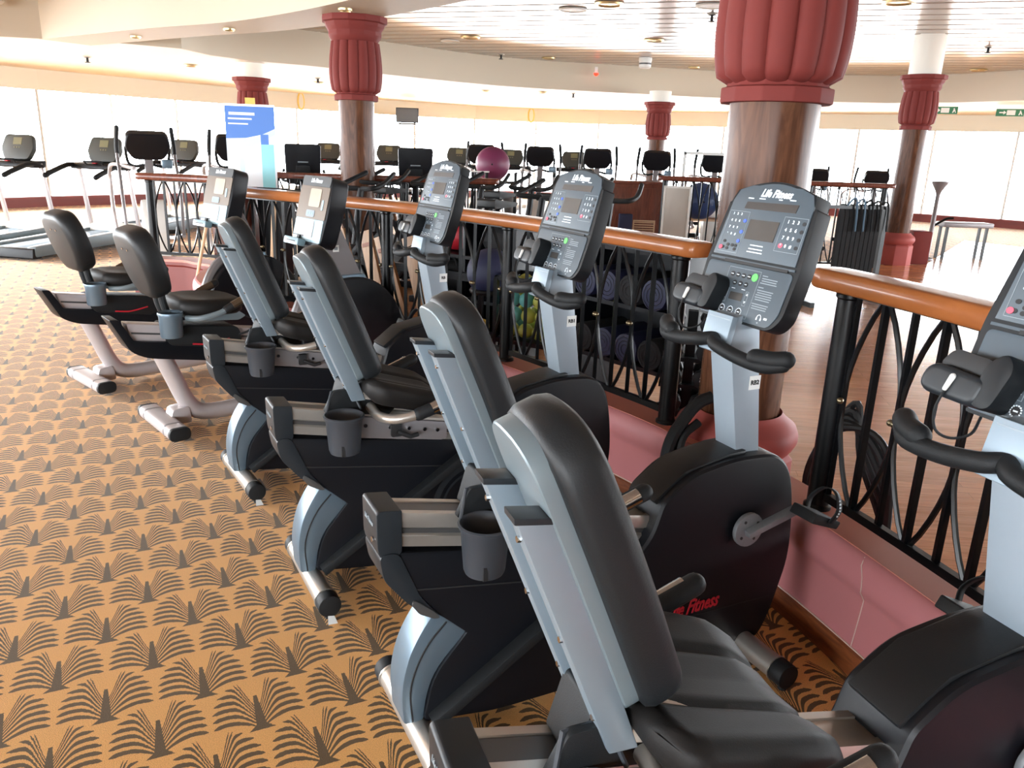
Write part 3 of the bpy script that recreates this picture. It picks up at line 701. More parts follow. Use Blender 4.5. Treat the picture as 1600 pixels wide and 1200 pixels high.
def recumbent_old(label, loc, rz, sticker, shift=0.0, crank=0.35):
    t = thing('recumbent_bike', label, 'exercise bike', loc, rz, 'grey and black recumbent bikes in the front row')
    # floor stabilisers
    for u, hw, nm in ((0.082, 0.25, 'rear_stabilizer'), (1.165, 0.285, 'front_stabilizer')):
        s = MB().tube([(u, -hw + 0.045, 0.05), (u, hw - 0.045, 0.05)], 0.037, 20).obj(nm, 'alu', t)
        for sg in (-1, 1):
            MB().tube([(u, sg * (hw - 0.05), 0.05), (u, sg * hw, 0.05)], [0.0395, 0.0395], 20, round_end=False).obj('end_cap', 'rubber', s, bev=0.006)
            MB().tube([(u, sg * (hw - 0.055), 0.05), (u, sg * (hw - 0.05), 0.05)], 0.041, 20).obj('cap_band', 'alu', s)
            MB().lathe([(0.014, 0), (0.014, 0.02)], 10, Matrix.Translation((u, sg * (hw - 0.02), 0))).obj('foot', 'rubber', s)
        if nm == 'rear_stabilizer':
            MB().add([(u - 0.01, -hw - 0.003, 0.02), (u + 0.012, -hw - 0.003, 0.016), (u + 0.016, -hw - 0.03, 0.0015), (u - 0.016, -hw - 0.026, 0.0015)], [(0, 1, 2, 3)]).obj('tape_scrap', 'sticker', s)
    # main black body: deep side panels under the rail and front housing
    body = rp([(0.0, 0.60), (-0.016, 0.565), (0.012, 0.512), (0.085, 0.455), (0.125, 0.40), (0.205, 0.325), (0.112, 0.215), (0.085, 0.085), (0.30, 0.052), (0.85, 0.05), (0.95, 0.30), (0.84, 0.47), (0.40, 0.535)], [0.01, 0.03, 0.05, 0.05, 0.0, 0.0, 0.05, 0.02, 0.05, 0.05, 0.05, 0.05, 0.0], 5)
    bo = MB().prism(body, -0.060, 0.060).obj('lower_body', 'body_black', t, bev=0.006)
    MB().prism([(0.02, 0.495), (0.80, 0.375), (0.80, 0.371), (0.03, 0.489)], -0.0615, 0.0615).obj('seam', 'ink', bo)
    MB().prism([(p[0], p[1]) for p in rp([(-0.03, 0.60), (0.02, 0.60), (0.075, 0.465), (0.12, 0.408), (0.10, 0.40), (0.04, 0.455), (-0.018, 0.53)], 0.02)], -0.064, 0.064).obj('tail_guard', 'cap_grey', t, bev=0.006)
    MB().prism(rp([(0.058, 0.462), (0.11, 0.418), (0.128, 0.396), (0.112, 0.396), (0.07, 0.42), (0.05, 0.45)], 0.008), -0.070, 0.070).obj('tail_hook', 'alu_dark', t, bev=0.004)
    sh = rp([(0.79, 0.60), (0.88, 0.672), (1.05, 0.702), (1.205, 0.694), (1.265, 0.642), (1.295, 0.56), (1.314, 0.43), (1.318, 0.32), (1.294, 0.222), (1.262, 0.11), (1.225, 0.046), (0.86, 0.046), (0.62, 0.16), (0.66, 0.40), (0.76, 0.50)], [0.02, 0.05, 0.06, 0.05, 0.05, 0.06, 0.06, 0.06, 0.06, 0.05, 0.03, 0.06, 0.12, 0.1, 0.04], 4)
    fs = MB().prism(sh, -0.085, 0.085).obj('front_housing', 'body_black', t, bev=0.018, seg=3)
    ridge = [(0.775, 0.602), (0.88, 0.678), (1.04, 0.709), (1.10, 0.711), (1.10, 0.698), (1.03, 0.695), (0.885, 0.662), (0.785, 0.588)]
    MB().prism(ridge, -0.062, 0.062).obj('top_ridge', 'pad_black', fs, bev=0.006)
    MB().prism([(0.66, 0.205), (1.27, 0.195), (1.27, 0.199), (0.66, 0.209)], -0.0862, 0.0862).obj('seam', 'ink', fs)
    for sg in (-1, 1):   # round flywheel relief on the flank
        rg = MB()
        for r0, r1 in ((0.175, 0.150), (0.135, 0.125)):
            rg.add([(0.70 + r * math.cos(a), sg * (0.0615 + (0.004 if q == 0 else 0)), 0.235 + r * math.sin(a)) for q, r in ((0, r0), (0, r1)) for a in [2 * PI * i / 40 for i in range(40)]], [(i, (i + 1) % 40, 40 + (i + 1) % 40, 40 + i) for i in range(40)])
        rg.obj('flywheel_ring', 'cap_grey', bo)
        MB().prism(ell(1.103, 0.470, 0.054, 0.054, 28), sg * 0.104 - 0.008, sg * 0.104 + 0.008).obj('crank_disc', 'crank_grey', t, bev=0.004)
    text('side_logo', 'Life Fitness', 0.066, fs, frame((0.935, -0.0875, 0.236), (1, 0, 0.03), (0, 0, 1)), shear=0.45, bold=0.0016, m='logo_red', sx=0.66)
    # rear curved leg and diagonal strut
    lg = rp([(0.118, 0.405), (0.078, 0.350), (0.044, 0.280), (0.026, 0.185), (0.034, 0.085), (0.088, 0.080), (0.098, 0.165), (0.125, 0.235), (0.212, 0.325)], [0.0, 0.06, 0.08, 0.06, 0.01, 0.01, 0.06, 0.06, 0.0], 4)
    lo = MB().prism(lg, -0.052, 0.052).obj('rear_leg', 'leg_blue', t, bev=0.008)
    gl = cr([(0.150, 0.368), (0.102, 0.315), (0.068, 0.250), (0.052, 0.180), (0.058, 0.09)], 5)
    for sg in (-1, 1): MB().tube([(p[0], sg * 0.0525, p[1]) for p in [(a[0], a[1]) for a in [(q[0], q[1]) for q in gl]]], 0.0028, 5).obj('leg_groove', 'ink', lo)
    for sg in (-1, 1):
        m = MB(); bar(m, (0.105, sg * 0.076, 0.092), (0.66, sg * 0.080, 0.455), 0.030, 0.046, (0, 1, 0)); m.obj('strut', 'rubber', t, bev=0.006)
    # seat rail, sloping to the front
    sl = -0.196; ztop = lambda u: 0.702 + sl * u
    sec = [(-0.050, -0.088), (-0.050, -0.060), (-0.043, -0.055), (-0.043, -0.040), (-0.050, -0.036), (-0.050, -0.012), (-0.046, 0.0), (-0.028, 0.0), (-0.026, -0.004), (0.026, -0.004), (0.028, 0.0), (0.046, 0.0), (0.050, -0.012), (0.050, -0.036), (0.043, -0.040), (0.043, -0.055), (0.050, -0.060), (0.050, -0.088)]
    k = len(sec); rl = MB(); vs = [(u, y_, ztop(u) + z_) for u in (0.02, 0.80) for (y_, z_) in sec]
    rl.add(vs, [tuple(range(k - 1, -1, -1)), tuple(range(k, 2 * k))] + [(i, (i + 1) % k, k + (i + 1) % k, k + i) for i in range(k)])
    ro = rl.obj('seat_rail', 'alu', t, ang=20)
    ds = MB(); ds.add([(u, y_, ztop(u) + z_) for u in (0.03, 0.79) for (y_, z_) in ((-0.0445, -0.041), (-0.0445, -0.054), (0.0445, -0.054), (0.0445, -0.041))], [(0, 1, 2, 3), (4, 7, 6, 5), (0, 4, 5, 1), (2, 6, 7, 3)]); ds.obj('rail_groove', 'alu_dark', ro)
    MB().box((0.2, 0, ztop(0.2) - 0.0035), (0.34, 0.05, 0.002), Matrix.Translation((0.2, 0, ztop(0.2))) @ Matrix.Rotation(-math.atan(sl), 4, 'Y') @ Matrix.Translation((-0.2, 0, -ztop(0.2)))).obj('rail_insert', 'alu_dark', ro)
    rk = MB()
    for i in range(9): rk.box((0.235 + i * 0.009, -0.0505, ztop(0.235 + i * 0.009) - 0.047), (0.004, 0.004, 0.017))
    rk.box((0.27, -0.0490, ztop(0.27) - 0.047), (0.09, 0.004, 0.018)); rk.obj('stop_rack', 'ink', ro)
    cp = MB().prism(rp([(-0.034, 0.716), (0.030, 0.708), (0.030, 0.598), (-0.008, 0.570), (-0.032, 0.60)], [0.012, 0.004, 0.004, 0.02, 0.03]), -0.060, 0.060).obj('rail_end_cap', 'cap_grey', t, bev=0.010, seg=3)
    text('cap_logo', 'Life Fitness', 0.020, cp, frame((-0.0355, 0, 0.672), (0, -1, 0), (0, 0, 1)), shear=0.3, m='print_grey', sx=0.75)
    MB().tube([(-0.034, -0.03, 0.632), (-0.0375, -0.03, 0.632)], 0.007, 10).obj('screw', 'chrome', cp)
    # seat carriage and seat (may slide along the rail)
    S = []
    def sp(o): S.append(o); return o
    cz = 0.60
    ca = sp(MB().prism([(0.27, 0.640), (0.62, 0.572), (0.62, 0.512), (0.60, 0.505), (0.27, 0.560)], -0.062, 0.062).obj('seat_carriage', 'grey_paint', t, bev=0.004))
    for u in (0.31, 0.40, 0.47, 0.53, 0.58): MB().tube([(u, -0.062, 0.602 - (u - 0.31) * 0.196), (u, -0.069, 0.602 - (u - 0.31) * 0.196)], 0.007, 8).obj('bolt', 'chrome', ca)
    lm = MB(); lm.box((0.42, -0.072, 0.575), (0.035, 0.022, 0.05)); lm.tube([(0.42, -0.08, 0.57), (0.47, -0.085, 0.545), (0.50, -0.082, 0.55)], 0.009, 8); lm.obj('lock_lever', 'ink', ca, bev=0.003)
    sp(MB().prism(rp([(0.215, 0.655), (0.300, 0.640), (0.400, 0.625), (0.43, 0.655), (0.335, 0.695), (0.30, 0.745), (0.245, 0.760)], 0.01), -0.052, 0.052).obj('seat_bracket', 'rubber', t, bev=0.006))
    sp(MB().prism([(0.285, 0.705), (0.33, 0.770), (0.60, 0.668), (0.58, 0.640), (0.36, 0.688)], -0.075, 0.075).obj('seat_frame', 'alu', t, bev=0.006))
    # seat cushion with two creases
    pts = []; NU, NV = 16, 48
    cs = MB()
    def sz(a, b):
        d = abs(b)
        z = 0.790 - 0.105 * a + 0.018 * d ** 2 - 0.012 * (1 - d) - 0.028 * max(0, a - 0.8) / 0.2
        z -= 0.012 * math.exp(-((d - 0.36 - 0.05 * a) / 0.045) ** 2) * min(1, a * 6 + 0.2)
        return z
    top = []; bot = []
    for i in range(NU + 1):
        a = i / NU; hw_ = 0.205 * (1 - 0.16 * a ** 2) * (1 - max(0, (0.12 - a) / 0.12) ** 2 * 0.30) * (1 - max(0, (a - 0.88) / 0.12) ** 2 * 0.30)
        for j in range(NV + 1):
            b = -1 + 2 * j / NV; edge = max(0, abs(b) - 0.8) / 0.2; ee = max(0, (0.08 - a) / 0.08, (a - 0.93) / 0.07)
            u_ = 0.295 + 0.345 * a; e2 = min(1, edge ** 2 + ee ** 2)
            top.append((u_, b * hw_, sz(a, b) - 0.030 * e2)); bot.append((u_, b * hw_ * 0.96, 0.790 - 0.105 * a - 0.075 + 0.022 * e2))
    W_ = NV + 1; nn = len(top)
    fcs = [(i * W_ + j, i * W_ + j + 1, (i + 1) * W_ + j + 1, (i + 1) * W_ + j) for i in range(NU) for j in range(NV)]
    fcs += [tuple(nn + q for q in reversed(f)) for f in fcs[:]]
    bd = [i * W_ for i in range(NU + 1)] + [NU * W_ + j for j in range(1, W_)] + [i * W_ + NV for i in range(NU - 1, -1, -1)] + [j for j in range(NV - 1, 0, -1)]
    fcs += [(bd[i], bd[(i + 1) % len(bd)], nn + bd[(i + 1) % len(bd)], nn + bd[i]) for i in range(len(bd))]
    sp(cs.add(top + bot, fcs).obj('seat', 'seat_leather', t, ang=70))
    # backrest: two flat uprights, grey shell, thick black pad
    d0, d1 = Vector((0.262, 0, 0.705)), Vector((0.100, 0, 1.095)); dz = d1.z - d0.z; lean = (d1.x - d0.x) / dz
    def bu(z): return d0.x + (z - d0.z) * lean
    for sg in (-1, 1):
        y0 = sg * 0.064
        up = MB().prism([(bu(0.70) - 0.004, 0.70), (bu(1.088) - 0.0, 1.088), (bu(1.088) + 0.062, 1.080), (bu(0.74) + 0.060, 0.70)], y0 - 0.019, y0 + 0.019).obj('upright', 'silver_paint', t, bev=0.003); sp(up)
        MB().prism([(bu(1.088) - 0.003, 1.086), (bu(1.088) - 0.004, 1.096), (bu(1.088) + 0.060, 1.089), (bu(1.088) + 0.062, 1.079)], y0 - 0.020, y0 + 0.020).obj('upright_cap', 'cap_grey', up, bev=0.002)
        for z in (1.06, 0.90, 0.76): MB().tube([(bu(z) - 0.001, y0 - 0.006, z), (bu(z) - 0.006, y0 - 0.006, z)], 0.0048, 8).obj('bolt', 'chrome', up)
    A = Vector((lean, 0, 1)).normalized(); B = Vector((A.z, 0, -A.x))       # up along the back, forward out of it
    G = Matrix(((0, A.x, B.x, bu(0.78) + 0.058), (1, A.y, B.y, 0), (0, A.z, B.z, 0.765), (0, 0, 0, 1)))  # x = left, y = up, z = forward
    shell = rp([(-0.086, 0.0), (0.086, 0.0), (0.090, 0.25), (0.082, 0.455), (-0.082, 0.455), (-0.090, 0.25)], [0.03, 0.03, 0.08, 0.07, 0.07, 0.08], 6)
    sp(MB().prism(shell, -0.006, 0.028, 'Z', G).obj('back_shell', 'shell_grey', t, bev=0.006, seg=3))
    pad = MB(); lay = []
    outl = rp([(-0.108, -0.012), (0.108, -0.012), (0.122, 0.24), (0.098, 0.463), (-0.098, 0.463), (-0.122, 0.24)], [0.05, 0.05, 0.10, 0.09, 0.09, 0.10], 7)
    n_ = len(outl); cx, cy = 0.0, 0.22; vs = []
    for zz, scl in ((0.018, 0.90), (0.022, 0.965), (0.034, 1.0), (0.062, 1.0), (0.080, 0.965), (0.088, 0.90), (0.084, 0.5)):
        vs += [(cx + (p[0] - cx) * scl, cy + (p[1] - cy) * (1 - (1 - scl) * 0.7), zz) for p in outl]
    pad.add(vs, [(r * n_ + i, r * n_ + (i + 1) % n_, (r + 1) * n_ + (i + 1) % n_, (r + 1) * n_ + i) for r in range(6) for i in range(n_)] + [tuple(range(n_ - 1, -1, -1)), tuple(range(6 * n_, 7 * n_))], G)
    sp(pad.obj('back_pad', 'pad_black', t, ang=55))
    # cup holder hung on the right of the bracket
    hb = MB(); q = [(0.165, -0.095, 0.668), (0.195, -0.058, 0.735), (0.262, -0.055, 0.740), (0.292, -0.080, 0.668)]
    hb.tube(q, 0.0045, 6); 
    cl = MB().lathe([(0.0, 0.0), (0.048, 0.0), (0.052, 0.01), (0.061, 0.118), (0.066, 0.122), (0.068, 0.130), (0.063, 0.133), (0.057, 0.128), (0.048, 0.012), (0.0, 0.012)], 28, Matrix.Translation((0.215, -0.135, 0.545))).obj('cup_holder', 'cup_grey', t, ang=50); sp(cl)
    MB().box((0.196, -0.1800, 0.566), (0.012, 0.013, 0.036)).obj('cup_slot', 'ink', cl)
    hb.obj('cup_loop', 'cup_grey', cl)
    MB().prism(rp([(0.165, 0.668), (0.20, 0.74), (0.262, 0.742), (0.288, 0.668)], 0.01), -0.072, -0.054).obj('cup_plate', 'rubber', cl, bev=0.003)
    # side handles: bent bright tube, rubber grip, chrome pulse plate
    for sg in (-1, 1):
        pth = cr([(0.33, sg * 0.060, 0.668), (0.33, sg * 0.15, 0.662), (0.36, sg * 0.205, 0.664), (0.41, sg * 0.225, 0.672), (0.45, sg * 0.23, 0.682)], 6)
        h = MB().tube(pth, 0.017, 12).obj('side_handle', 'alu', t); sp(h)
        MB().tube([(0.442, sg * 0.23, 0.679), (0.49, sg * 0.233, 0.694), (0.60, sg * 0.24, 0.735)], 0.0225, 14, round_end=True).obj('grip', 'rubber', h)
        MB().tube([(0.485, sg * 0.234, 0.693), (0.58, sg * 0.2395, 0.729)], 0.0200, 12, Matrix.Translation((0, sg * 0.0045, 0.0025))).obj('pulse_plate', 'chrome', h)
    for o in S: o.location.x = shift; o.location.z = shift * sl
    # upright console column with handlebar
    cm = MB().prism([(1.078, 0.675), (1.168, 0.665), (1.098, 1.13), (0.992, 1.11)], -0.046, 0.046).obj('console_column', 'column_silver', t, bev=0.004)
    MB().prism([(0.972, 1.012), (0.992, 1.004), (1.018, 1.115), (0.996, 1.120)], -0.052, 0.052).obj('bar_clamp', 'clamp_pale', t, bev=0.003)
    hp = cr([(1.002, 0.248, 1.028), (0.975, 0.205, 1.018), (0.962, 0.12, 1.024), (0.958, 0.035, 1.040), (0.978, 0.0, 1.048), (0.958, -0.035, 1.040), (0.962, -0.12, 1.024), (0.975, -0.205, 1.018), (1.002, -0.248, 1.028)], 5)
    hb = MB().tube(hp, 0.0195, 14, round_end=True).obj('handlebar', 'rubber', t)
    for sg in (-1, 1): MB().tube(cr([(1.008, sg * 0.252, 1.043), (0.988, sg * 0.222, 1.037), (0.972, sg * 0.18, 1.036)], 5), 0.024, 14, round_end=True).obj('grip', 'rubber', hb)
    if sticker:
        st = MB().box((1.112, -0.0465, 0.915), (0.042, 0.0012, 0.042)).obj('number_sticker', 'sticker', cm)
        text('number', sticker, 0.019, st, frame((1.112, -0.0475, 0.915), (1, 0, 0), (0, 0, 1)), m='ink', bold=0.0006)
    console_old(t)
    # cranks and strapped pedals
    for sg in (-1, 1):
        ang = crank if sg < 0 else crank + PI
        ex, ez = 1.103 + 0.175 * math.cos(ang), 0.470 + 0.175 * math.sin(ang); y0 = sg * 0.120
        m = MB(); bar(m, (1.085, y0, 0.470 - 0.018 * math.sin(ang)), (ex, sg * 0.135, ez), 0.020, 0.030, (0, 1, 0)); cr_ = m.obj('crank_arm', 'crank_grey', t, bev=0.004)
        m = MB()
        for a_ in range(4): m.tube([(1.103 + 0.036 * math.cos(a_ * PI / 2 + 0.6), sg * 0.111, 0.47 + 0.036 * math.sin(a_ * PI / 2 + 0.6)), (1.103 + 0.036 * math.cos(a_ * PI / 2 + 0.6), sg * 0.1135, 0.47 + 0.036 * math.sin(a_ * PI / 2 + 0.6))], 0.005, 8)
        m.obj('disc_hole', 'ink', cr_)
        P_ = Matrix.Translation((ex, sg * 0.195, ez)) @ Matrix.Rotation(0.35, 4, 'Y')
        pe = MB().prism(rp([(-0.055, -0.014), (0.060, -0.014), (0.066, 0.010), (-0.05, 0.018)], 0.006), -0.045, 0.045, 'Y', P_).obj('pedal', 'rubber', t, bev=0.006)
        st = [(0.02, -0.048, 0.0), (0.022, -0.056, 0.045), (0.024, -0.03, 0.085), (0.026, 0.0, 0.095), (0.026, 0.03, 0.085), (0.024, 0.056, 0.045), (0.02, 0.048, 0.0)]
        s_ = MB(); sp_ = cr(st, 5); vs = []
        for p_ in sp_: vs += [(p_[0] - 0.011, p_[1], p_[2]), (p_[0] + 0.011, p_[1], p_[2])]
        s_.add(vs, [(2 * i, 2 * i + 1, 2 * i + 3, 2 * i + 2) for i in range(len(sp_) - 1)], P_)
        so = s_.obj('pedal_strap', 'rubber', pe); md = so.modifiers.new('thickness', 'SOLIDIFY'); md.thickness = 0.003
        hm = MB()
        for i in range(6): f = sp_[3 + i]; hm.box((f[0], f[1] - 0.0022, f[2]), (0.006, 0.0012, 0.005), P_)
        hm.obj('strap_hole', 'print_white', pe)
    return t
# ------------------------------------------------------------------ newer recumbent bike with silver floor frame
def recumbent_new(label, loc, rz):
    t = thing('recumbent_bike', label, 'exercise bike', loc, rz, 'silver framed recumbent bikes at the row end')
    # oval rear foot with black ends
    ov = rp([(-0.055, 0.015), (0.055, 0.015), (0.055, 0.085), (-0.055, 0.085)], 0.034, 5)
    rf = MB().prism(ov, -0.235, 0.235).obj('rear_foot', 'frame_silver', t, bev=0.0)
    for sg in (-1, 1):
        MB().prism([(p[0] * 1.03, 0.05 + (p[1] - 0.05) * 1.03) for p in ov], min(sg * 0.23, sg * 0.262), max(sg * 0.23, sg * 0.262)).obj('foot_cap', 'rubber', rf, bev=0.008)
        MB().prism([(p[0] * 1.03, 0.05 + (p[1] - 0.05) * 1.03) for p in ov], min(sg * 0.15, sg * 0.165), max(sg * 0.15, sg * 0.165)).obj('foot_band', 'grey_paint', rf)
        MB().lathe([(0.018, 0), (0.018, 0.006), (0.008, 0.008), (0.008, 0.025)], 12, Matrix.Translation((0.02, sg * 0.17, 0))).obj('leveller', 'chrome', rf)
    MB().prism(rp([(0.02, 0.04), (0.14, 0.03), (0.13, 0.13), (0.04, 0.12)], 0.02), -0.05, 0.05).obj('foot_bracket', 'frame_silver', t, bev=0.008)
    pth = cr([(0.015, 0, 0.45), (0.075, 0, 0.29), (0.125, 0, 0.16), (0.18, 0, 0.085), (0.27, 0, 0.06), (0.45, 0, 0.06), (0.80, 0, 0.065), (1.05, 0, 0.09)], 6)
    MB().tube(pth, 0.047, 16).obj('frame_tube', 'frame_silver', t)
    ff = MB().prism([(p[0] + 1.35, p[1]) for p in ov], -0.25, 0.25).obj('front_foot', 'frame_silver', t)
    for sg in (-1, 1): MB().prism([(1.35 + p[0] * 1.03, 0.05 + (p[1] - 0.05) * 1.03) for p in ov], min(sg * 0.24, sg * 0.272), max(sg * 0.24, sg * 0.272)).obj('foot_cap', 'rubber', ff, bev=0.008)
    # black beam with silver slide
    MB().prism(rp([(-0.235, 0.655), (-0.19, 0.650), (-0.125, 0.53), (1.0, 0.36), (1.0, 0.25), (0.55, 0.32), (-0.07, 0.432), (-0.145, 0.475)], [0.01, 0.01, 0.01, 0, 0, 0.05, 0.05, 0.03], 4), -0.072, 0.072).obj('beam', 'body_black', t, bev=0.008)
    m = MB(); zt = lambda u: 0.622 - 0.155 * (u + 0.15)
    m.prism([(-0.15, zt(-0.15)), (0.95, zt(0.95)), (0.95, zt(0.95) - 0.09), (-0.13, zt(-0.13) - 0.09)], -0.047, 0.047); sr = m.obj('slide_rail', 'frame_silver', t, bev=0.006)
    for sg in (-1, 1): MB().prism([(-0.13, zt(-0.13) - 0.043), (0.95, zt(0.95) - 0.043), (0.95, zt(0.95) - 0.053), (-0.13, zt(-0.13) - 0.053)], sg * 0.0465 - 0.002, sg * 0.0465 + 0.002).obj('slide_groove', 'alu_dark', sr)
    # round front housing with silver rim
    c = (1.15, 0.42)
    fo = rp([(0.80, 0.30), (0.80, 0.55), (0.90, 0.70), (1.06, 0.765), (1.26, 0.762), (1.42, 0.66), (1.52, 0.48), (1.50, 0.24), (1.38, 0.10), (0.95, 0.10)], 0.12, 6)
    MB().prism(fo, -0.088, 0.088).obj('front_housing', 'body_black', t, bev=0.02, seg=3)
    rim = cr([(0.80, 0, 0.25), (0.785, 0, 0.40), (0.815, 0, 0.56), (0.90, 0, 0.70), (1.03, 0, 0.765)], 6)
    MB().tube(rim, 0.036, 10).obj('housing_rim', 'grey_paint', t)
    # seat on its carriage
    MB().prism(rp([(0.02, 0.60), (0.42, 0.55), (0.44, 0.47), (0.40, 0.43), (0.04, 0.49)], 0.03), -0.09, 0.09).obj('seat_carriage', 'rubber', t, bev=0.01)
    MB().prism(rp([(0.12, 0.655), (0.40, 0.650), (0.44, 0.62), (0.40, 0.60), (0.14, 0.62)], 0.012), -0.15, 0.15).obj('seat_frame', 'shell_grey', t, bev=0.01)
    cs = MB(); o_ = rp([(0.10, -0.15), (0.10, 0.15), (0.20, 0.205), (0.38, 0.185), (0.44, 0.12), (0.44, -0.12), (0.38, -0.185), (0.20, -0.205)], 0.05, 4); n_ = len(o_); vs = []
    for z_, s_ in ((0.655, 0.93), (0.67, 1.0), (0.705, 1.0), (0.728, 0.94), (0.735, 0.8), (0.726, 0.4)): vs += [(0.27 + (p[0] - 0.27) * s_, p[1] * s_, z_ - 0.05 * (0.27 + (p[0] - 0.27) * s_ - 0.1)) for p in o_]
    cs.add(vs, [(r * n_ + i, r * n_ + (i + 1) % n_, (r + 1) * n_ + (i + 1) % n_, (r + 1) * n_ + i) for r in range(5) for i in range(n_)] + [tuple(range(n_ - 1, -1, -1)), tuple(range(5 * n_, 6 * n_))])
    cs.obj('seat', 'seat_leather', t, ang=60)
    lean = -0.30; A = Vector((lean, 0, 1)).normalized(); B = Vector((A.z, 0, -A.x)); G = Matrix(((0, A.x, B.x, 0.005), (1, 0, 0, 0), (0, A.z, B.z, 0.745), (0, 0, 0, 1)))
    ou = rp([(-0.135, 0.0), (0.135, 0.0), (0.205, 0.12), (0.205, 0.26), (0.15, 0.365), (-0.15, 0.365), (-0.205, 0.26), (-0.205, 0.12)], 0.08, 6); n_ = len(ou); vs = []
    for zz, s_ in ((-0.035, 0.80), (-0.028, 0.92), (-0.008, 1.0), (0.050, 1.0), (0.070, 0.95), (0.080, 0.82), (0.072, 0.4)): vs += [(p[0] * s_, 0.185 + (p[1] - 0.185) * s_, zz) for p in ou]
    bk = MB().add(vs, [(r * n_ + i, r * n_ + (i + 1) % n_, (r + 1) * n_ + (i + 1) % n_, (r + 1) * n_ + i) for r in range(6) for i in range(n_)] + [tuple(range(n_ - 1, -1, -1)), tuple(range(6 * n_, 7 * n_))], G).obj('backrest', 'pad_black', t, ang=55)
    m = MB()
    for yy in (-0.05, 0.03): m.tube([(yy, 0.27, -0.034), (yy, 0.27, -0.040)], 0.006, 8, G)
    m.obj('screw', 'chrome', bk)
    for sg in (-1, 1): MB().tube(cr([(0.03, sg * 0.045, 0.80), (0.045, sg * 0.045, 0.70), (0.075, sg * 0.045, 0.62), (0.12, sg * 0.045, 0.58)], 5), 0.019, 10).obj('back_post', 'rubber', t)
    cl = MB().lathe([(0.0, 0), (0.052, 0), (0.056, 0.01), (0.058, 0.11), (0.064, 0.125), (0.061, 0.132), (0.052, 0.125), (0.05, 0.012), (0, 0.012)], 24, Matrix.Translation((0.045, -0.13, 0.545))).obj('cup_holder', 'leg_blue', t, ang=50)
    for sg in (-1, 1):
        h = MB().tube(cr([(0.12, sg * 0.15, 0.64), (0.17, sg * 0.215, 0.645), (0.26, sg * 0.235, 0.665), (0.31, sg * 0.235, 0.685)], 5), 0.016, 10).obj('side_handle', 'shell_grey', t)
        MB().tube([(0.30, sg * 0.235, 0.682), (0.43, sg * 0.24, 0.742)], 0.022, 12, round_end=True).obj('grip', 'rubber', h)
        MB().tube([(0.33, sg * 0.237 - 0.004, 0.702), (0.41, sg * 0.2395 - 0.004, 0.738)], 0.0205, 10).obj('pulse_plate', 'panel_tan', h)
    MB().tube(cr([(0.40, -0.08, 0.50), (0.47, -0.10, 0.52), (0.52, -0.09, 0.565), (0.47, -0.07, 0.60), (0.40, -0.06, 0.60)], 6), 0.006, 8).obj('cable_loop', 'rubber', t)
    MB().tube(cr([(0.16, -0.095, 0.485), (0.25, -0.10, 0.475), (0.36, -0.098, 0.49)], 6), 0.005, 6).obj('release_lever', 'logo_red', t)
    # console arm leaning back to the rider
    co = MB().prism(rp([(1.08, 0.74), (1.24, 0.74), (1.09, 1.06), (0.94, 1.04)], 0.01), -0.055, 0.055).obj('console_arm', 'grey_paint', t, bev=0.015, seg=3)
    MB().prism(rp([(1.05, 0.70), (1.27, 0.70), (1.245, 0.78), (1.075, 0.78)], 0.02), -0.066, 0.066).obj('arm_boot', 'leg_blue', t, bev=0.01)
    MB().box((1.055, -0.0565, 0.94), (0.04, 0.0012, 0.04)).obj('number_sticker', 'sticker', co)
    MB().box((1.055, -0.0575, 0.94), (0.024, 0.001, 0.018)).obj('sticker_print', 'print_grey', co)
    F = frame((0.885, 0, 0.965), (0, -1, 0), (0.105, 0, 0.40))
    ol = rp([(-0.165, 0.0), (0.165, 0.0), (0.19, 0.22), (0.175, 0.405), (-0.175, 0.405), (-0.19, 0.22)], [0.05, 0.05, 0.05, 0.05, 0.05, 0.05], 5)
    cb = MB().prism(ol, -0.11, 0.0, 'Z', F).obj('console', 'body_black', t, bev=0.015, seg=3)
    def fp(name, m, x0, x1, y0, y1, z=0.003, bev=0.0): return MB().prism(rp([(x0, y0), (x1, y0), (x1, y1), (x0, y1)], min(0.012, (y1 - y0) * 0.3)), -0.002, z, 'Z', F).obj(name, m, cb, bev=bev)
    fp('header', 'cap_grey', -0.165, 0.165, 0.345, 0.402); fp('upper_panel', 'panel_tan', -0.172, 0.172, 0.155, 0.343); fp('lower_panel', 'panel_pale', -0.165, 0.165, 0.022, 0.153)
    fp('screen', 'screen_tan', -0.045, 0.085, 0.225, 0.330, 0.005); fp('key_row', 'print_grey', -0.055, 0.045, 0.165, 0.205, 0.005); fp('data_window', 'grey_paint', -0.065, 0.065, 0.045, 0.145, 0.005); fp('volume_keys', 'panel_pale', 0.108, 0.13, 0.21, 0.27, 0.005)
    k = MB()
    for i in range(3): k.box((-0.032 + i * 0.027, 0.186, 0.0055), (0.013, 0.017, 0.001), F)
    k.obj('key_legends', 'panel_pale', cb)
    text('logo', 'Life Fitness', 0.034, cb, F @ Matrix.Translation((0, 0.375, 0.0035)), shear=0.35, bold=0.0012, sx=0.86)
    tr = MB().prism(rp([(-0.175, -0.012), (0.0, -0.012), (0.0, 0.03), (-0.175, 0.03)], 0.01), 0.0, 0.05, 'Z', F).obj('reading_tray', 'panel_pale', cb, bev=0.006)
    k = MB(); k.box((-0.0875, 0.009, 0.0505), (0.11, 0.006, 0.001), F); k.box((-0.10, 0.052, 0.006), (0.13, 0.004, 0.004), F); k.box((-0.075, 0.04, 0.01), (0.025, 0.022, 0.01), F); k.obj('tray_print', 'ink', cb)
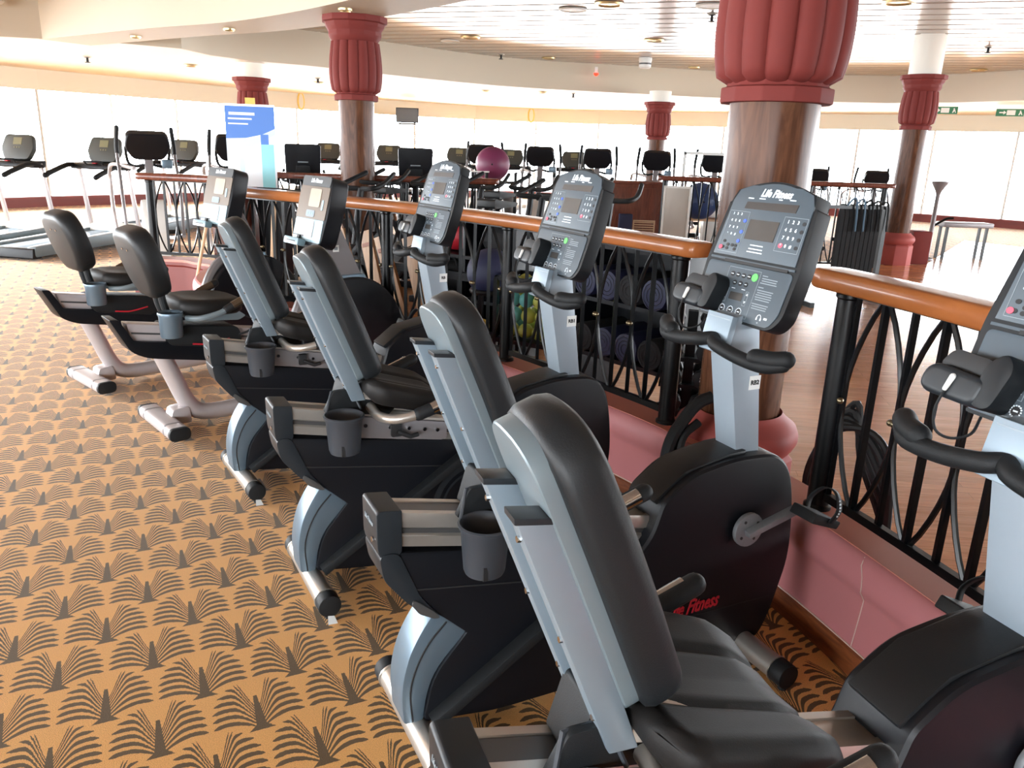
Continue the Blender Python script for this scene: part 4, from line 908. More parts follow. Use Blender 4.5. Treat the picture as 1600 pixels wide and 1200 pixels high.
    hb = MB().tube(cr([(1.00, 0.26, 0.98), (0.95, 0.20, 0.965), (0.955, 0.1, 0.97), (0.99, 0, 0.98), (0.955, -0.1, 0.97), (0.95, -0.20, 0.965), (1.00, -0.26, 0.98)], 5), 0.016, 10, round_end=True)
    return t
R_ = math.radians
bikes = []
b = recumbent_old('nearest recumbent bike, grey seat back in the foreground, console cut by the right edge', (-0.055, 0.946, 0), R_(20.1), '', shift=-0.062, crank=3.8)
recumbent_old('recumbent bike in front of the near column, red lettering on its black housing, sticker RB2', (-0.305, 1.751, 0), R_(26.8), 'RB2', shift=0.0, crank=0.32)
recumbent_old('recumbent bike third from the right, its seat, cup holder and console all clear, sticker RB1', (-0.775, 2.491, 0), R_(28.8), 'RB1', shift=-0.035, crank=-2.2)
recumbent_old('recumbent bike fourth from the right, farthest of the four grey ones', (-1.314, 3.346, 0), R_(33.65), 'RB', shift=-0.05, crank=-1.2)
recumbent_new('silver-footed recumbent bike with black seat, beside the grey bikes', (-1.90, 4.05, 0), R_(42))
recumbent_new('farthest recumbent bike at the left end, silver foot, nearest the treadmills', (-2.68, 4.78, 0), R_(48))
# ------------------------------------------------------------------ machines along the windows
def treadmill(label, loc, rz):
    t = thing('treadmill', label, 'treadmill', loc, rz, 'treadmills facing the windows')
    MB().prism(rp([(-1.75, 0.06), (0.0, 0.10), (0.0, 0.20), (-1.75, 0.15)], 0.02), -0.27, 0.27).obj('belt', 'deck_blue', t, bev=0.01)
    for sg in (-1, 1): MB().prism(rp([(-1.80, 0.04), (0.05, 0.06), (0.05, 0.235), (-1.80, 0.17)], 0.03), sg * 0.33 - 0.06, sg * 0.33 + 0.06).obj('side_rail', 'shell_grey', t, bev=0.015)
    MB().prism(rp([(-1.85, 0.02), (-1.70, 0.02), (-1.70, 0.15), (-1.83, 0.15)], 0.02), -0.38, 0.38).obj('rear_roller', 'body_black', t, bev=0.01)
    MB().prism(rp([(-0.05, 0.03), (0.45, 0.03), (0.42, 0.22), (0.2, 0.30), (-0.05, 0.24)], 0.05), -0.36, 0.36).obj('motor_hood', 'plastic_white', t, bev=0.03)
    for sg in (-1, 1):
        m = MB(); bar(m, (0.18, sg * 0.40, 0.10), (0.02, sg * 0.40, 1.12), 0.04, 0.055, (0, 1, 0)); m.obj('upright', 'frame_silver', t, bev=0.008)
        MB().tube(cr([(0.05, sg * 0.40, 1.08), (-0.15, sg * 0.40, 1.12), (-0.45, sg * 0.40, 1.04), (-0.62, sg * 0.40, 0.98)], 5), 0.035, 10, round_end=True).obj('arm_rest', 'rubber', t)
    MB().prism(rp([(-0.12, 1.06), (0.10, 1.06), (0.12, 1.16), (-0.10, 1.14)], 0.03), -0.42, 0.42).obj('dash', 'body_black', t, bev=0.02)
    F = frame((0.02, 0, 1.17), (0, -1, 0), (0.12, 0, 0.34))
    c = MB().prism(rp([(-0.20, 0.0), (0.20, 0.0), (0.27, 0.16), (0.22, 0.36), (-0.22, 0.36), (-0.27, 0.16)], 0.05, 4), -0.08, 0.0, 'Z', F).obj('console', 'handset_dark', t, bev=0.02)
    MB().box((0, 0.26, 0.002), (0.14, 0.10, 0.004), F).obj('screen', 'tread_screen', c)
    m = MB()
    for i in range(3): m.box((-0.04 + i * 0.04, 0.17, 0.002), (0.018, 0.018, 0.004), F)
    m.obj('key_row', 'tread_screen', c)
    MB().tube([(-0.14, 0.12, 1.13), (-0.20, 0.12, 1.17), (-0.14, -0.12, 1.17), (-0.12, -0.12, 1.13)], 0.014, 8).obj('grab_bar', 'rubber', t)
    MB().box((-0.10, 0.02, 1.155), (0.05, 0.06, 0.03)).obj('stop_button', 'logo_red', t, bev=0.008)
    return t
TH = R_(78)
t0 = treadmill('leftmost treadmill, cut by the left edge, its deck towards the bikes', (-7.15, 11.5, 0), TH)
dup(t0, (-6.0, 11.65, 0), TH, 'treadmill second from the left, console behind the tall curved elliptical handle')
dup(t0, (-5.86, 14.1, 0), TH, 'treadmill third from the left, between the two elliptical trainers')
for x, y_, l in ((-4.37, 18.5, 'distant treadmill whose console shows right of the left dark bike screen'), (-3.0, 18.6, 'distant treadmill just right of the beam column'), (-1.40, 18.7, 'distant treadmill between the second dark screen and the purple ball'), (-0.22, 18.8, 'distant treadmill right behind the purple ball'), (1.25, 18.9, 'distant treadmill behind the elliptical right of the purple ball')):
    dup(t0, (x, y_, 0), R_(88), l).scale = (1.05, 1.12, 1.02)

def elliptical(label, loc, rz):
    t = thing('elliptical_trainer', label, 'elliptical trainer', loc, rz, 'elliptical trainers')
    MB().prism(rp([(-1.5, 0.02), (0.35, 0.02), (0.35, 0.09), (-1.5, 0.09)], 0.02), -0.10, 0.10).obj('base_beam', 'frame_silver', t, bev=0.01)
    for u in (-1.45, 0.28): MB().box((u, 0, 0.05), (0.10, 0.62, 0.08)).obj('floor_bar', 'rubber', t, bev=0.015)
    MB().prism(rp([(-0.10, 0.08), (0.40, 0.08), (0.36, 0.62), (0.18, 0.82), (0.02, 0.74)], 0.10, 5), -0.13, 0.13).obj('drive_housing', 'plastic_white', t, bev=0.03)
    m = MB(); bar(m, (0.16, 0, 0.75), (0.02, 0, 1.36), 0.07, 0.09, (0, 1, 0)); m.obj('mast', 'grey_paint', t, bev=0.01)
    F = frame((-0.02, 0, 1.28), (0, -1, 0), (0.13, 0, 0.30))
    MB().prism(rp([(-0.16, 0.0), (0.16, 0.0), (0.245, 0.14), (0.215, 0.31), (-0.215, 0.31), (-0.245, 0.14)], 0.06, 5), -0.13, 0.0, 'Z', F).obj('console', 'body_black', t, bev=0.03, seg=3)
    for sg in (-1, 1): MB().tube(cr([(0.05, sg * 0.05, 1.18), (0.0, sg * 0.14, 1.16), (-0.02, sg * 0.21, 1.20), (0.04, sg * 0.23, 1.33), (0.06, sg * 0.22, 1.40)], 5), 0.017, 8).obj('console_bracket', 'rubber', t)
    MB().box((-0.02, 0.20, 1.19), (0.10, 0.12, 0.10)).obj('bottle_tray', 'leg_blue', t, bev=0.015)
    for sg in (-1, 1):
        h = MB().tube(cr([(0.20, sg * 0.30, 0.40), (0.14, sg * 0.31, 0.75), (-0.06, sg * 0.31, 1.10), (-0.20, sg * 0.31, 1.20), (-0.26, sg * 0.31, 1.36), (-0.20, sg * 0.29, 1.58)], 6), 0.019, 10, round_end=True).obj('moving_handle', 'grey_paint', t)
        MB().tube(cr([(-0.255, sg * 0.31, 1.30), (-0.25, sg * 0.308, 1.40), (-0.20, sg * 0.29, 1.585)], 4), 0.024, 10, round_end=True).obj('grip', 'rubber', h)
        MB().tube(cr([(0.20, sg * 0.30, 0.38), (-0.3, sg * 0.24, 0.30), (-1.35, sg * 0.20, 0.20)], 5), 0.028, 8).obj('foot_link', 'frame_silver', t)
        MB().prism(rp([(-0.95, 0.28), (-0.55, 0.32), (-0.50, 0.38), (-0.55, 0.345), (-0.95, 0.31)], 0.01), sg * 0.22 - 0.085, sg * 0.22 + 0.085).obj('footplate', 'rubber', t, bev=0.008)
    MB().tube(cr([(0.10, -0.16, 1.14), (-0.3, -0.36, 1.17), (-0.66, -0.40, 1.08), (-0.76, -0.40, 0.94), (-0.58, -0.40, 0.55), (-0.48, -0.36, 0.08)], 6), 0.022, 10).obj('side_bar', 'frame_silver', t)
    return t
e0 = elliptical('large elliptical trainer at left, its dark console back and curved grey handle against the window', (-4.45, 9.75, 0), R_(-62))
e0.scale = (1.03, 1.03, 1.03)
e1 = dup(e0, (-3.62, 10.4, 0), R_(-70), 'elliptical trainer half hidden behind the roll-up banner')
for x, y_, l in ((-0.65, 14.2, 'elliptical trainer just left of the purple ball'), (0.36, 14.1, 'elliptical trainer just right of the purple ball'), (1.34, 14.1, 'elliptical trainer above the brown cabinet, behind the middle bike console'), (2.35, 14.1, 'elliptical trainer in front of the farthest column'), (3.36, 14.1, 'elliptical trainer above the blue ball, left of the near column'), (5.2, 14.4, 'dark machine console just right of the near column'), (6.35, 14.6, 'dark machine console left of the distant right column')):
    q = dup(e0, (x, y_, 0), R_(-98), l)
    if x > 5: q.scale = (0.9, 0.9, 0.9)

def upright_bike(label, loc, rz):
    t = thing('upright_bike', label, 'exercise bike', loc, rz, 'upright bikes with large dark screens')
    for u in (-0.5, 0.45): MB().box((u, 0, 0.04), (0.09, 0.55, 0.07)).obj('floor_bar', 'rubber', t, bev=0.015)
    MB().prism(rp([(-0.50, 0.05), (0.50, 0.05), (0.48, 0.45), (0.25, 0.72), (0.0, 0.60), (-0.35, 0.35)], 0.10, 5), -0.10, 0.10).obj('housing', 'body_black', t, bev=0.03)
    m = MB(); bar(m, (0.22, 0, 0.60), (0.12, 0, 1.14), 0.08, 0.08, (0, 1, 0)); m.obj('mast', 'body_black', t, bev=0.01)
    F = frame((0.08, 0, 1.06), (0, -1, 0), (0.10, 0, 0.46))
    c = MB().prism(rp([(-0.20, 0.0), (0.20, 0.0), (0.21, 0.47), (-0.21, 0.47)], 0.03), -0.06, 0.0, 'Z', F).obj('screen_unit', 'body_black', t, bev=0.012)
    MB().prism(rp([(-0.11, 0.0), (0.11, 0.0), (0.08, 0.24), (-0.08, 0.24)], 0.02), -0.10, -0.055, 'Z', F).obj('back_cover', 'console_edge', c, bev=0.012)
    MB().box((0, 0.27, -0.0615), (0.12, 0.012, 0.002), F).obj('back_lettering', 'print_grey', c)
    for sg in (-1, 1): MB().tube(cr([(0.14, 0.0, 1.08), (0.06, sg * 0.2, 1.08), (-0.12, sg * 0.26, 1.10), (-0.22, sg * 0.24, 1.20)], 5), 0.018, 8, round_end=True).obj('handlebar', 'rubber', t)
    MB().tube([(-0.28, 0, 0.40), (-0.36, 0, 0.92)], 0.028, 10).obj('seat_post', 'chrome', t)
    MB().prism(rp([(-0.52, 0.92), (-0.20, 0.94), (-0.18, 0.98), (-0.52, 1.0)], 0.02), -0.11, 0.11).obj('saddle', 'pad_black', t, bev=0.02)
    return t
u0 = upright_bike('upright bike with tall dark screen back, right of the banner', (-2.63, 9.9, 0), R_(-76))
dup(u0, (-1.30, 10.1, 0), R_(-80), 'upright bike with tall dark screen back, right of the beam column')

def spin_bike(label, loc, rz):
    t = thing('spin_bike', label, 'spin bike', loc, rz, 'black spin bikes behind the railing')
    for u in (-0.52, 0.48): MB().box((u, 0, 0.035), (0.07, 0.5, 0.06)).obj('floor_bar', 'body_black', t, bev=0.01)
    m = MB(); bar(m, (-0.5, 0, 0.08), (0.15, 0, 0.55), 0.06, 0.09, (0, 1, 0)); bar(m, (0.15, 0, 0.55), (0.45, 0, 0.08), 0.06, 0.09, (0, 1, 0)); bar(m, (-0.1, 0, 0.40), (-0.28, 0, 0.72), 0.05, 0.07, (0, 1, 0)); m.obj('frame', 'body_black', t, bev=0.006)
    MB().prism(ell(0.36, 0.31, 0.23, 0.23, 28), -0.02, 0.02).obj('flywheel', 'alu_dark', t, bev=0.008)
    MB().tube([(-0.26, 0, 0.70), (-0.34, 0, 0.95)], 0.024, 10).obj('seat_post', 'chrome', t)
    MB().prism(rp([(-0.50, 0.96), (-0.22, 0.97), (-0.20, 1.0), (-0.50, 1.03)], 0.02), -0.08, 0.08).obj('saddle', 'pad_black', t, bev=0.02)
    MB().tube([(0.16, 0, 0.55), (0.26, 0, 1.02)], 0.028, 10).obj('handlebar_post', 'body_black', t)
    for sg in (-1, 1): MB().tube(cr([(0.25, sg * 0.02, 1.02), (0.18, sg * 0.18, 1.03), (0.30, sg * 0.20, 1.06), (0.50, sg * 0.15, 1.14)], 5), 0.02, 8, round_end=True).obj('handlebar', 'rubber', t)
    MB().prism(ell(-0.02, 0.33, 0.10, 0.10, 20), -0.07, -0.05).obj('chain_guard', 'body_black', t, bev=0.006)
    for sg in (-1, 1):
        m = MB(); bar(m, (-0.02, sg * 0.09, 0.33), (-0.02 + sg * 0.12, sg * 0.10, 0.33 + sg * 0.10), 0.02, 0.03, (0, 1, 0)); m.box((-0.02 + sg * 0.12, sg * 0.16, 0.33 + sg * 0.10), (0.09, 0.09, 0.025)); m.obj('crank', 'alu_dark', t)
    return t
s0 = spin_bike('leftmost spin bike, beside the beam column behind the railing', (-1.62, 8.45, 0), R_(62))
s0.scale = (1.12, 1.12, 1.12)
for x, y_, a, l in ((-1.08, 8.42, 58, 'spin bike second from the left behind the railing'), (-0.54, 8.38, 60, 'spin bike left of the fourth bike console'), (0.0, 8.3, 62, 'spin bike below the purple ball'), (0.54, 8.2, 58, 'rightmost spin bike, partly behind the middle bike console')):
    dup(s0, (x, y_, 0), R_(a), l)
for x, y_, a, l in ((-1.62, 7.3, 60, 'spin bike in the nearer row, left, behind the leaning boards'), (0.05, 6.95, 56, 'spin bike in the nearer row below the grey ball'), (0.66, 6.8, 60, 'spin bike in the nearer row left of the middle bike console')):
    dup(s0, (x, y_, 0), R_(a), l)
# ------------------------------------------------------------------ balls, racks and other things around the dance floor
def ball(label, loc, r, m, group=None, name='exercise_ball'):
    o = MB().sphere((0, 0, 0), r, 32, 20).obj(name, m); o.location = loc; tag(o, label, 'ball', group)
    MB().tube([(0, -r * 0.998, 0), (0, -r * 1.006, 0)], r * 0.05, 10).obj('valve', 'rubber', o)
    return o
# tall stand carrying the purple ball, grey ball on its lower shelf
st = thing('ball_stand', 'dark steel stand holding the purple ball behind the railing', 'ball stand', (-0.50, 13.2, 0))
for x in (-0.24, -0.02, 0.44):
    MB().box((x, -0.30, 0.59), (0.05, 0.05, 1.18)).obj('post', 'black_iron', st, bev=0.005)
for x in (-0.24, 0.44): MB().box((x, 0.30, 0.59), (0.05, 0.05, 1.18)).obj('post', 'black_iron', st, bev=0.005)
for z in (0.32, 1.02):
    for yy in (-0.22, 0.22): MB().box((0.10, yy, z), (0.72, 0.03, 0.03)).obj('shelf_rail', 'black_iron', st)
for x in (-0.24, 0.44): MB().box((x, 0, 0.32), (0.03, 0.6, 0.03)).obj('side_rail', 'black_iron', st)
MB().box((-0.13, -0.30, 1.185), (0.30, 0.06, 0.02)).obj('top_plate', 'plastic_white', st)
ball('purple exercise ball on top of the dark stand', (-0.44, 13.2, 1.30), 0.275, 'ball_purple')
ball('grey exercise ball low in the dark stand', (-0.30, 13.2, 0.60), 0.275, 'ball_grey')
# wooden cabinet with vent grille
cb = thing('cabinet', 'brown wooden cabinet with a vent grille, right of the middle bike console', 'cabinet', (1.60, 12.6, 0))
MB().box((0, 0, 0.55), (1.25, 0.5, 1.10)).obj('body', 'mahogany', cb, bev=0.01)
MB().box((0, 0, 1.12), (1.30, 0.55, 0.04)).obj('top', 'mahogany', cb, bev=0.006)
d = MB().box((0.04, -0.257, 0.62), (0.92, 0.02, 0.84)).obj('door', 'mahogany', cb, bev=0.004); MB().sphere((0.0, -0.275, 0.86), 0.018, 10, 6).obj('knob', 'chrome', d)
g = MB(); g.box((0.34, -0.27, 0.365), (0.34, 0.02, 0.02)); g.box((0.34, -0.27, 0.555), (0.34, 0.02, 0.02)); g.box((0.18, -0.27, 0.46), (0.02, 0.02, 0.2)); g.box((0.50, -0.27, 0.46), (0.02, 0.02, 0.2)); gr = g.obj('vent_frame', 'vent_tan', cb)
for i in range(5): MB().box((0.34, -0.268, 0.39 + i * 0.035), (0.30, 0.02, 0.014), Matrix.Rotation(0.0, 4, 'X')).obj('vent_slat', 'vent_tan', gr)
MB().box((0, 0, 0), (0.20, 0.12, 0.34)).obj('bin', 'mat_blue', bev=0.015)
bn = bpy.data.objects['bin']; bn.location = (1.62, 12.1, 0.50); tag(bn, 'small dark blue box in front of the brown cabinet', 'box')
# its stool, out of sight behind the rail
sx = thing('low_stand', 'low dark stand under the small blue box', 'stand', (1.62, 12.1, 0)); MB().box((0, 0, 0.31), (0.30, 0.2, 0.04)).obj('top', 'body_black', sx, bev=0.006)
for x in (-0.13, 0.13):
    for yy in (-0.08, 0.08): MB().box((x, yy, 0.145), (0.025, 0.025, 0.29)).obj('leg', 'body_black', sx)
gp = thing('folding_screen', 'narrow grey metal panel standing right of the brown cabinet', 'panel', (2.26, 11.55, 0), R_(-8))
MB().box((0, 0, 0.60), (0.33, 0.03, 0.98)).obj('sheet', 'grey_panel', gp, bev=0.004)
for x in (-0.18, 0.18): MB().box((x, 0, 0.57), (0.03, 0.05, 1.10)).obj('side_post', 'plastic_white', gp, bev=0.004)
MB().box((0, 0, 1.105), (0.39, 0.05, 0.03)).obj('top_rail', 'plastic_white', gp); MB().box((0, 0, 0.02), (0.39, 0.34, 0.04)).obj('foot', 'plastic_white', gp)
# rack of blue balls behind the near column
rk = thing('ball_rack', 'pale steel ball rack standing left of the near column', 'ball rack', (3.25, 12.75, 0))
for x in (-0.62, 0.36, 0.44):
    MB().box((x, 0.36, 0.80), (0.045, 0.045, 1.60)).obj('post', 'plastic_white', rk, bev=0.005)
for z in (0.58, 1.58): MB().box((-0.09, 0.36, z), (1.1, 0.045, 0.045)).obj('cross_bar', 'plastic_white', rk)
for yy in (-0.2, 0.2): MB().box((-0.09, yy, 0.58), (1.1, 0.03, 0.03)).obj('shelf_rail', 'vent_tan', rk)
for x in (-0.62, 0.44): MB().box((x, 0.05, 0.58), (0.03, 0.6, 0.03)).obj('side_rail', 'plastic_white', rk); MB().box((x, 0.0, 0.03), (0.05, 0.8, 0.05)).obj('foot', 'plastic_white', rk); MB().box((x, -0.2, 0.30), (0.03, 0.03, 0.56)).obj('front_leg', 'plastic_white', rk)
ball('large blue exercise ball on the pale rack', (2.86, 12.75, 0.86), 0.285, 'ball_blue')
ball('blue exercise ball half hidden by the near column', (3.46, 12.75, 0.86), 0.285, 'ball_blue')
# hanging mats and straps on a rack, right of the near column
mr = thing('mat_rack', 'rack hung with black exercise mats and straps, left of the distant right column', 'mat rack', (3.62, 8.9, 0), R_(14))
MB().box((0, 0, 1.06), (1.0, 0.04, 0.04)).obj('top_bar', 'black_iron', mr)
for x in (-0.5, 0.5): MB().box((x, 0, 0.53), (0.05, 0.05, 1.06)).obj('post', 'black_iron', mr); MB().box((x, 0, 0.03), (0.05, 0.7, 0.06)).obj('foot', 'black_iron', mr)
for i in range(9):
    x = -0.06 + i * 0.058; MB().prism(rp([(-0.02, 0.28 + 0.02 * (i % 3)), (0.02, 0.28), (0.03, 0.92), (0.0, 1.10), (-0.03, 0.95)], 0.015), x - 0.025, x + 0.025, 'X', Matrix.Rotation(0.0, 4, 'Z')).obj('hanging_mat', 'cloth_black', mr)
for i in range(5):
    x = -0.02 + i * 0.10; MB().tube(cr([(x, -0.03, 1.08), (x + 0.05, -0.08, 1.16 - 0.01 * i), (x + 0.11, -0.05, 1.06), (x + 0.12, -0.06, 0.80)], 6), 0.012, 6).obj('strap', ('deck_blue' if i < 2 else 'rubber'), mr)
lp = thing('incline_board', 'black padded board leaning left of the hanging mats', 'board', (2.52, 8.75, 0), R_(10))
MB().prism(rp([(-0.25, 0.28), (0.32, 1.02), (0.40, 0.97), (-0.12, 0.26)], 0.02), -0.28, 0.28).obj('pad', 'pad_black', lp, bev=0.015)
m = MB(); bar(m, (0.30, 0, 0.95), (0.42, 0, 0.02), 0.05, 0.05, (0, 1, 0)); m.obj('prop_leg', 'black_iron', lp); MB().box((-0.18, 0, 0.14), (0.05, 0.5, 0.28)).obj('front_foot', 'black_iron', lp); MB().box((0.1, 0, 0.02), (0.72, 0.05, 0.04)).obj('floor_bar', 'black_iron', lp)
# bench and post at far right
bh = thing('bench', 'low grey bench beyond the distant right column', 'bench', (7.55, 13.6, 0), R_(2))
MB().box((0, 0, 0.58), (0.85, 0.30, 0.08)).obj('top', 'grey_paint', bh, bev=0.02)
for x in (-0.34, 0.34):
    for yy in (-0.1, 0.1): MB().box((x, yy, 0.27), (0.04, 0.04, 0.54)).obj('leg', 'black_iron', bh)
tw = thing('pulley_tower', 'slim grey tower with a flared top, right of the distant right column', 'gym tower', (6.86, 13.3, 0))
MB().lathe([(0.10, 0), (0.10, 0.03), (0.035, 0.06), (0.035, 1.06), (0.05, 1.12), (0.12, 1.24), (0.13, 1.27), (0.10, 1.28)], 20).obj('stem', 'grey_paint', tw)
MB().tube(cr([(0.0, 0, 0.55), (0.20, 0, 0.68), (0.32, 0, 0.70)], 5), 0.02, 8).obj('arm', 'black_iron', tw)

# dumbbell stand between the railing end and the near column
ds = thing('dumbbell_stand', 'black dumbbell stand tucked behind the railing end left of the near column', 'dumbbell stand', (0.90, 3.90, 0), R_(-13))
MB().box((0, 0, 0.015), (0.34, 0.34, 0.03)).obj('base', 'black_iron', ds, bev=0.006)
MB().box((0, 0, 0.40), (0.05, 0.05, 0.80)).obj('stem', 'black_iron', ds)
for z in (0.17, 0.32, 0.46, 0.60, 0.72):
    MB().box((0, 0, z - 0.045), (0.28, 0.12, 0.02)).obj('shelf', 'black_iron', ds)
def dumbbell(label, loc, rz, r, L, num):
    t = thing('dumbbell', label, 'dumbbell', loc, rz, 'black dumbbells on the stand')
    MB().tube([(-L * 0.3, 0, 0), (L * 0.3, 0, 0)], r * 0.32, 10).obj('handle', 'crank_grey', t)
    for sg in (-1, 1):
        h = MB().tube([(sg * L * 0.28, 0, 0), (sg * L * 0.5, 0, 0)], r, 8).obj('head', 'rubber', t, bev=r * 0.15)
        text('number', num, r * 1.1, h, frame((sg * (L * 0.5 + 0.001), 0, 0), (0, sg, 0), (0, 0, 1)), m='print_white')
    return t
for z, r, num in ((0.715 + 0.03, 0.036, '1'), (0.60, 0.042, '5'), (0.46, 0.048, '8'), (0.32, 0.055, '8'), (0.17, 0.060, '10')):
    for sg in (-1, 1):
        a = math.radians(-13); ox, oy = 0.072 * sg * math.cos(a), 0.072 * sg * math.sin(a)
        dumbbell({'1': 'smallest black dumbbell, top of the stand, %s', '5': 'black dumbbell marked 5, second tier of the stand, %s', '10': 'largest black dumbbell marked 10, lowest on the stand, %s', '8': 'black dumbbell marked 8 on the stand, ' + ('upper one, %s' if z > 0.4 else 'lower one, %s')}[num] % ('left one' if sg < 0 else 'right one'), (0.90 + ox, 3.90 + oy, z - 0.035 + r), R_(77), r, 0.24, num)

# ball bin with small toning balls behind the railing
bb = thing('ball_bin', 'black wire bin of small coloured balls behind the railing', 'ball bin', (0.16, 5.25, 0), R_(-30))
for x in (-0.24, 0.24):
    for yy in (-0.16, 0.16): MB().box((x, yy, 0.36), (0.03, 0.03, 0.72)).obj('post', 'black_iron', bb)
for z in (0.30, 0.72):
    for yy in (-0.16, 0.16): MB().box((0, yy, z), (0.5, 0.02, 0.03)).obj('rail', 'black_iron', bb)
    for x in (-0.24, 0.24): MB().box((x, 0, z), (0.02, 0.34, 0.03)).obj('rail', 'black_iron', bb)
MB().box((0, 0, 0.305), (0.48, 0.32, 0.015)).obj('floor_panel', 'black_iron', bb)
cols = ['ball_lime', 'ball_lime', 'ball_aqua', 'ball_lime', 'ball_lime', 'ball_aqua', 'ball_lime', 'ball_lime', 'ball_lime', 'ball_aqua', 'ball_lime', 'ball_lime', 'ball_aqua', 'ball_lime', 'ball_lime', 'ball_lime']
nm = {'ball_lime': 'lime green', 'ball_aqua': 'aqua'}
a = R_(-30); k = 0
for lv in range(4):
    for i in range(4):
        for j in range(2):
            lx_, ly_ = -0.16 + i * 0.106 + 0.02 * (lv % 2), -0.07 + j * 0.13; c = cols[(k * 5 + lv) % 16]; k += 1
            o = MB().sphere((0, 0, 0), 0.052, 16, 10).obj('toning_ball', c); o.location = (0.16 + lx_ * math.cos(a) - ly_ * math.sin(a), 5.25 + lx_ * math.sin(a) + ly_ * math.cos(a), 0.366 + lv * 0.105)
            tag(o, 'small %s toning ball piled in the black wire bin' % nm[c], 'ball', 'toning balls in the wire bin, ' + nm[c])
o = MB().sphere((0, 0, 0), 0.05, 16, 10).obj('toning_ball', 'ball_yellow'); o.location = (-0.22, 5.35, 0.36); tag(o, 'single yellow ball left of the wire bin', 'ball')
sb = thing('stool', 'low black stand under the yellow ball', 'stand', (-0.22, 5.35, 0)); MB().lathe([(0.09, 0), (0.09, 0.02), (0.03, 0.03), (0.03, 0.28), (0.08, 0.29), (0.08, 0.31), (0.02, 0.31)], 16).obj('stem', 'black_iron', sb)
# dark shelf with rolled blue mats
sh = thing('mat_shelf', 'dark shelf of rolled mats behind the railing, left of the dumbbell stand', 'shelf', (0.74, 4.62, 0), R_(-50))
for x in (-0.38, 0.38): MB().box((x, 0, 0.52), (0.03, 0.36, 1.04)).obj('side_panel', 'body_black', sh, bev=0.004)
for z in (0.36, 0.70, 1.02): MB().box((0, 0, z), (0.76, 0.36, 0.025)).obj('shelf_board', 'body_black', sh)
MB().box((0, 0.17, 0.70), (0.76, 0.02, 0.66)).obj('back_panel', 'body_black', sh)
def roll(label, loc, rz, r, L, m):
    t = thing('rolled_mat', label, 'exercise mat', loc, rz, 'rolled mats on the dark shelf')
    MB().tube([(0, -L / 2, 0), (0, L / 2, 0)], r, 20).obj('roll', m, t, bev=0.006)
    sp_ = [(r * (0.2 + 0.75 * i / 30) * math.cos(i * 0.6), -L / 2 - 0.002, r * (0.2 + 0.75 * i / 30) * math.sin(i * 0.6)) for i in range(31)]
    MB().tube(sp_, 0.002, 4).obj('spiral_edge', 'ink', t)
    return t
a = R_(-50)
for lv, z in enumerate((0.373, 0.713)):
    for i in range(4):
        x = -0.27 + i * 0.18; roll('rolled %s mat on the %s board of the dark shelf, %s' % ('dark blue' if (i + lv) % 3 else 'black', 'lower' if lv == 0 else 'upper', ('leftmost', 'second from left', 'third from left', 'rightmost')[i]), (0.74 + x * math.cos(a), 4.62 + x * math.sin(a), z + 0.088), a, 0.088, 0.40, 'mat_blue' if (i + lv) % 3 else 'cloth_black')
ball('blue ball in a ring stand behind the railing', (-0.18, 5.58, 0.70), 0.17, 'mat_blue')
bs = thing('ball_ring', 'dark ring stand under the blue ball behind the railing', 'stand', (-0.18, 5.58, 0))
MB().tube([(0.13 * math.cos(q), 0.13 * math.sin(q), 0.57) for q in [2 * PI * i / 24 for i in range(25)]], 0.02, 8).obj('ring', 'black_iron', bs)
for q in range(3): MB().box((0.13 * math.cos(q * 2.09), 0.13 * math.sin(q * 2.09), 0.28), (0.03, 0.03, 0.56)).obj('leg', 'black_iron', bs)
# leaning boards behind the left part of the railing
for i, (x, y_, a_, l) in enumerate(((-1.42, 6.55, 24, 'leaning wooden board nearest the beam column, behind the railing'), (-1.22, 6.4, 20, 'second leaning wooden board behind the railing'), (-1.02, 6.25, 24, 'third leaning wooden board behind the railing'), (-0.82, 6.1, 19, 'fourth leaning wooden board behind the railing'), (-0.62, 5.95, 23, 'rightmost leaning wooden board behind the railing'))):
    t = thing('wooden_board', l, 'board', (x, y_, 0), R_(-36), 'leaning wooden boards')
    M_ = Matrix.Rotation(R_(a_ - 40), 4, 'Y')
    MB().box((0, 0, 0.46), (0.13, 0.03, 0.90), M_).obj('plank', 'pale_plank', t, bev=0.004)
    MB().box((0, -0.017, 0.80), (0.10, 0.006, 0.03), M_).obj('end_band', 'skirt_wood', t)
tr = MB().box((0, 0, 0), (1.5, 0.04, 0.06)).obj('ledger_rail', 'body_black'); tr.location = (-0.9, 6.35, 0.60); tr.rotation_euler = (0, 0, R_(-36)); tag(tr, 'dark ledge the wooden boards lean on', 'ledge')
tl = thing('ledge_stand', 'dark feet carrying the ledge behind the boards', 'stand', (-0.9, 6.35, 0), R_(-36))
for x in (-0.6, 0.6): MB().box((x, 0.0, 0.285), (0.05, 0.05, 0.57)).obj('leg', 'body_black', tl)

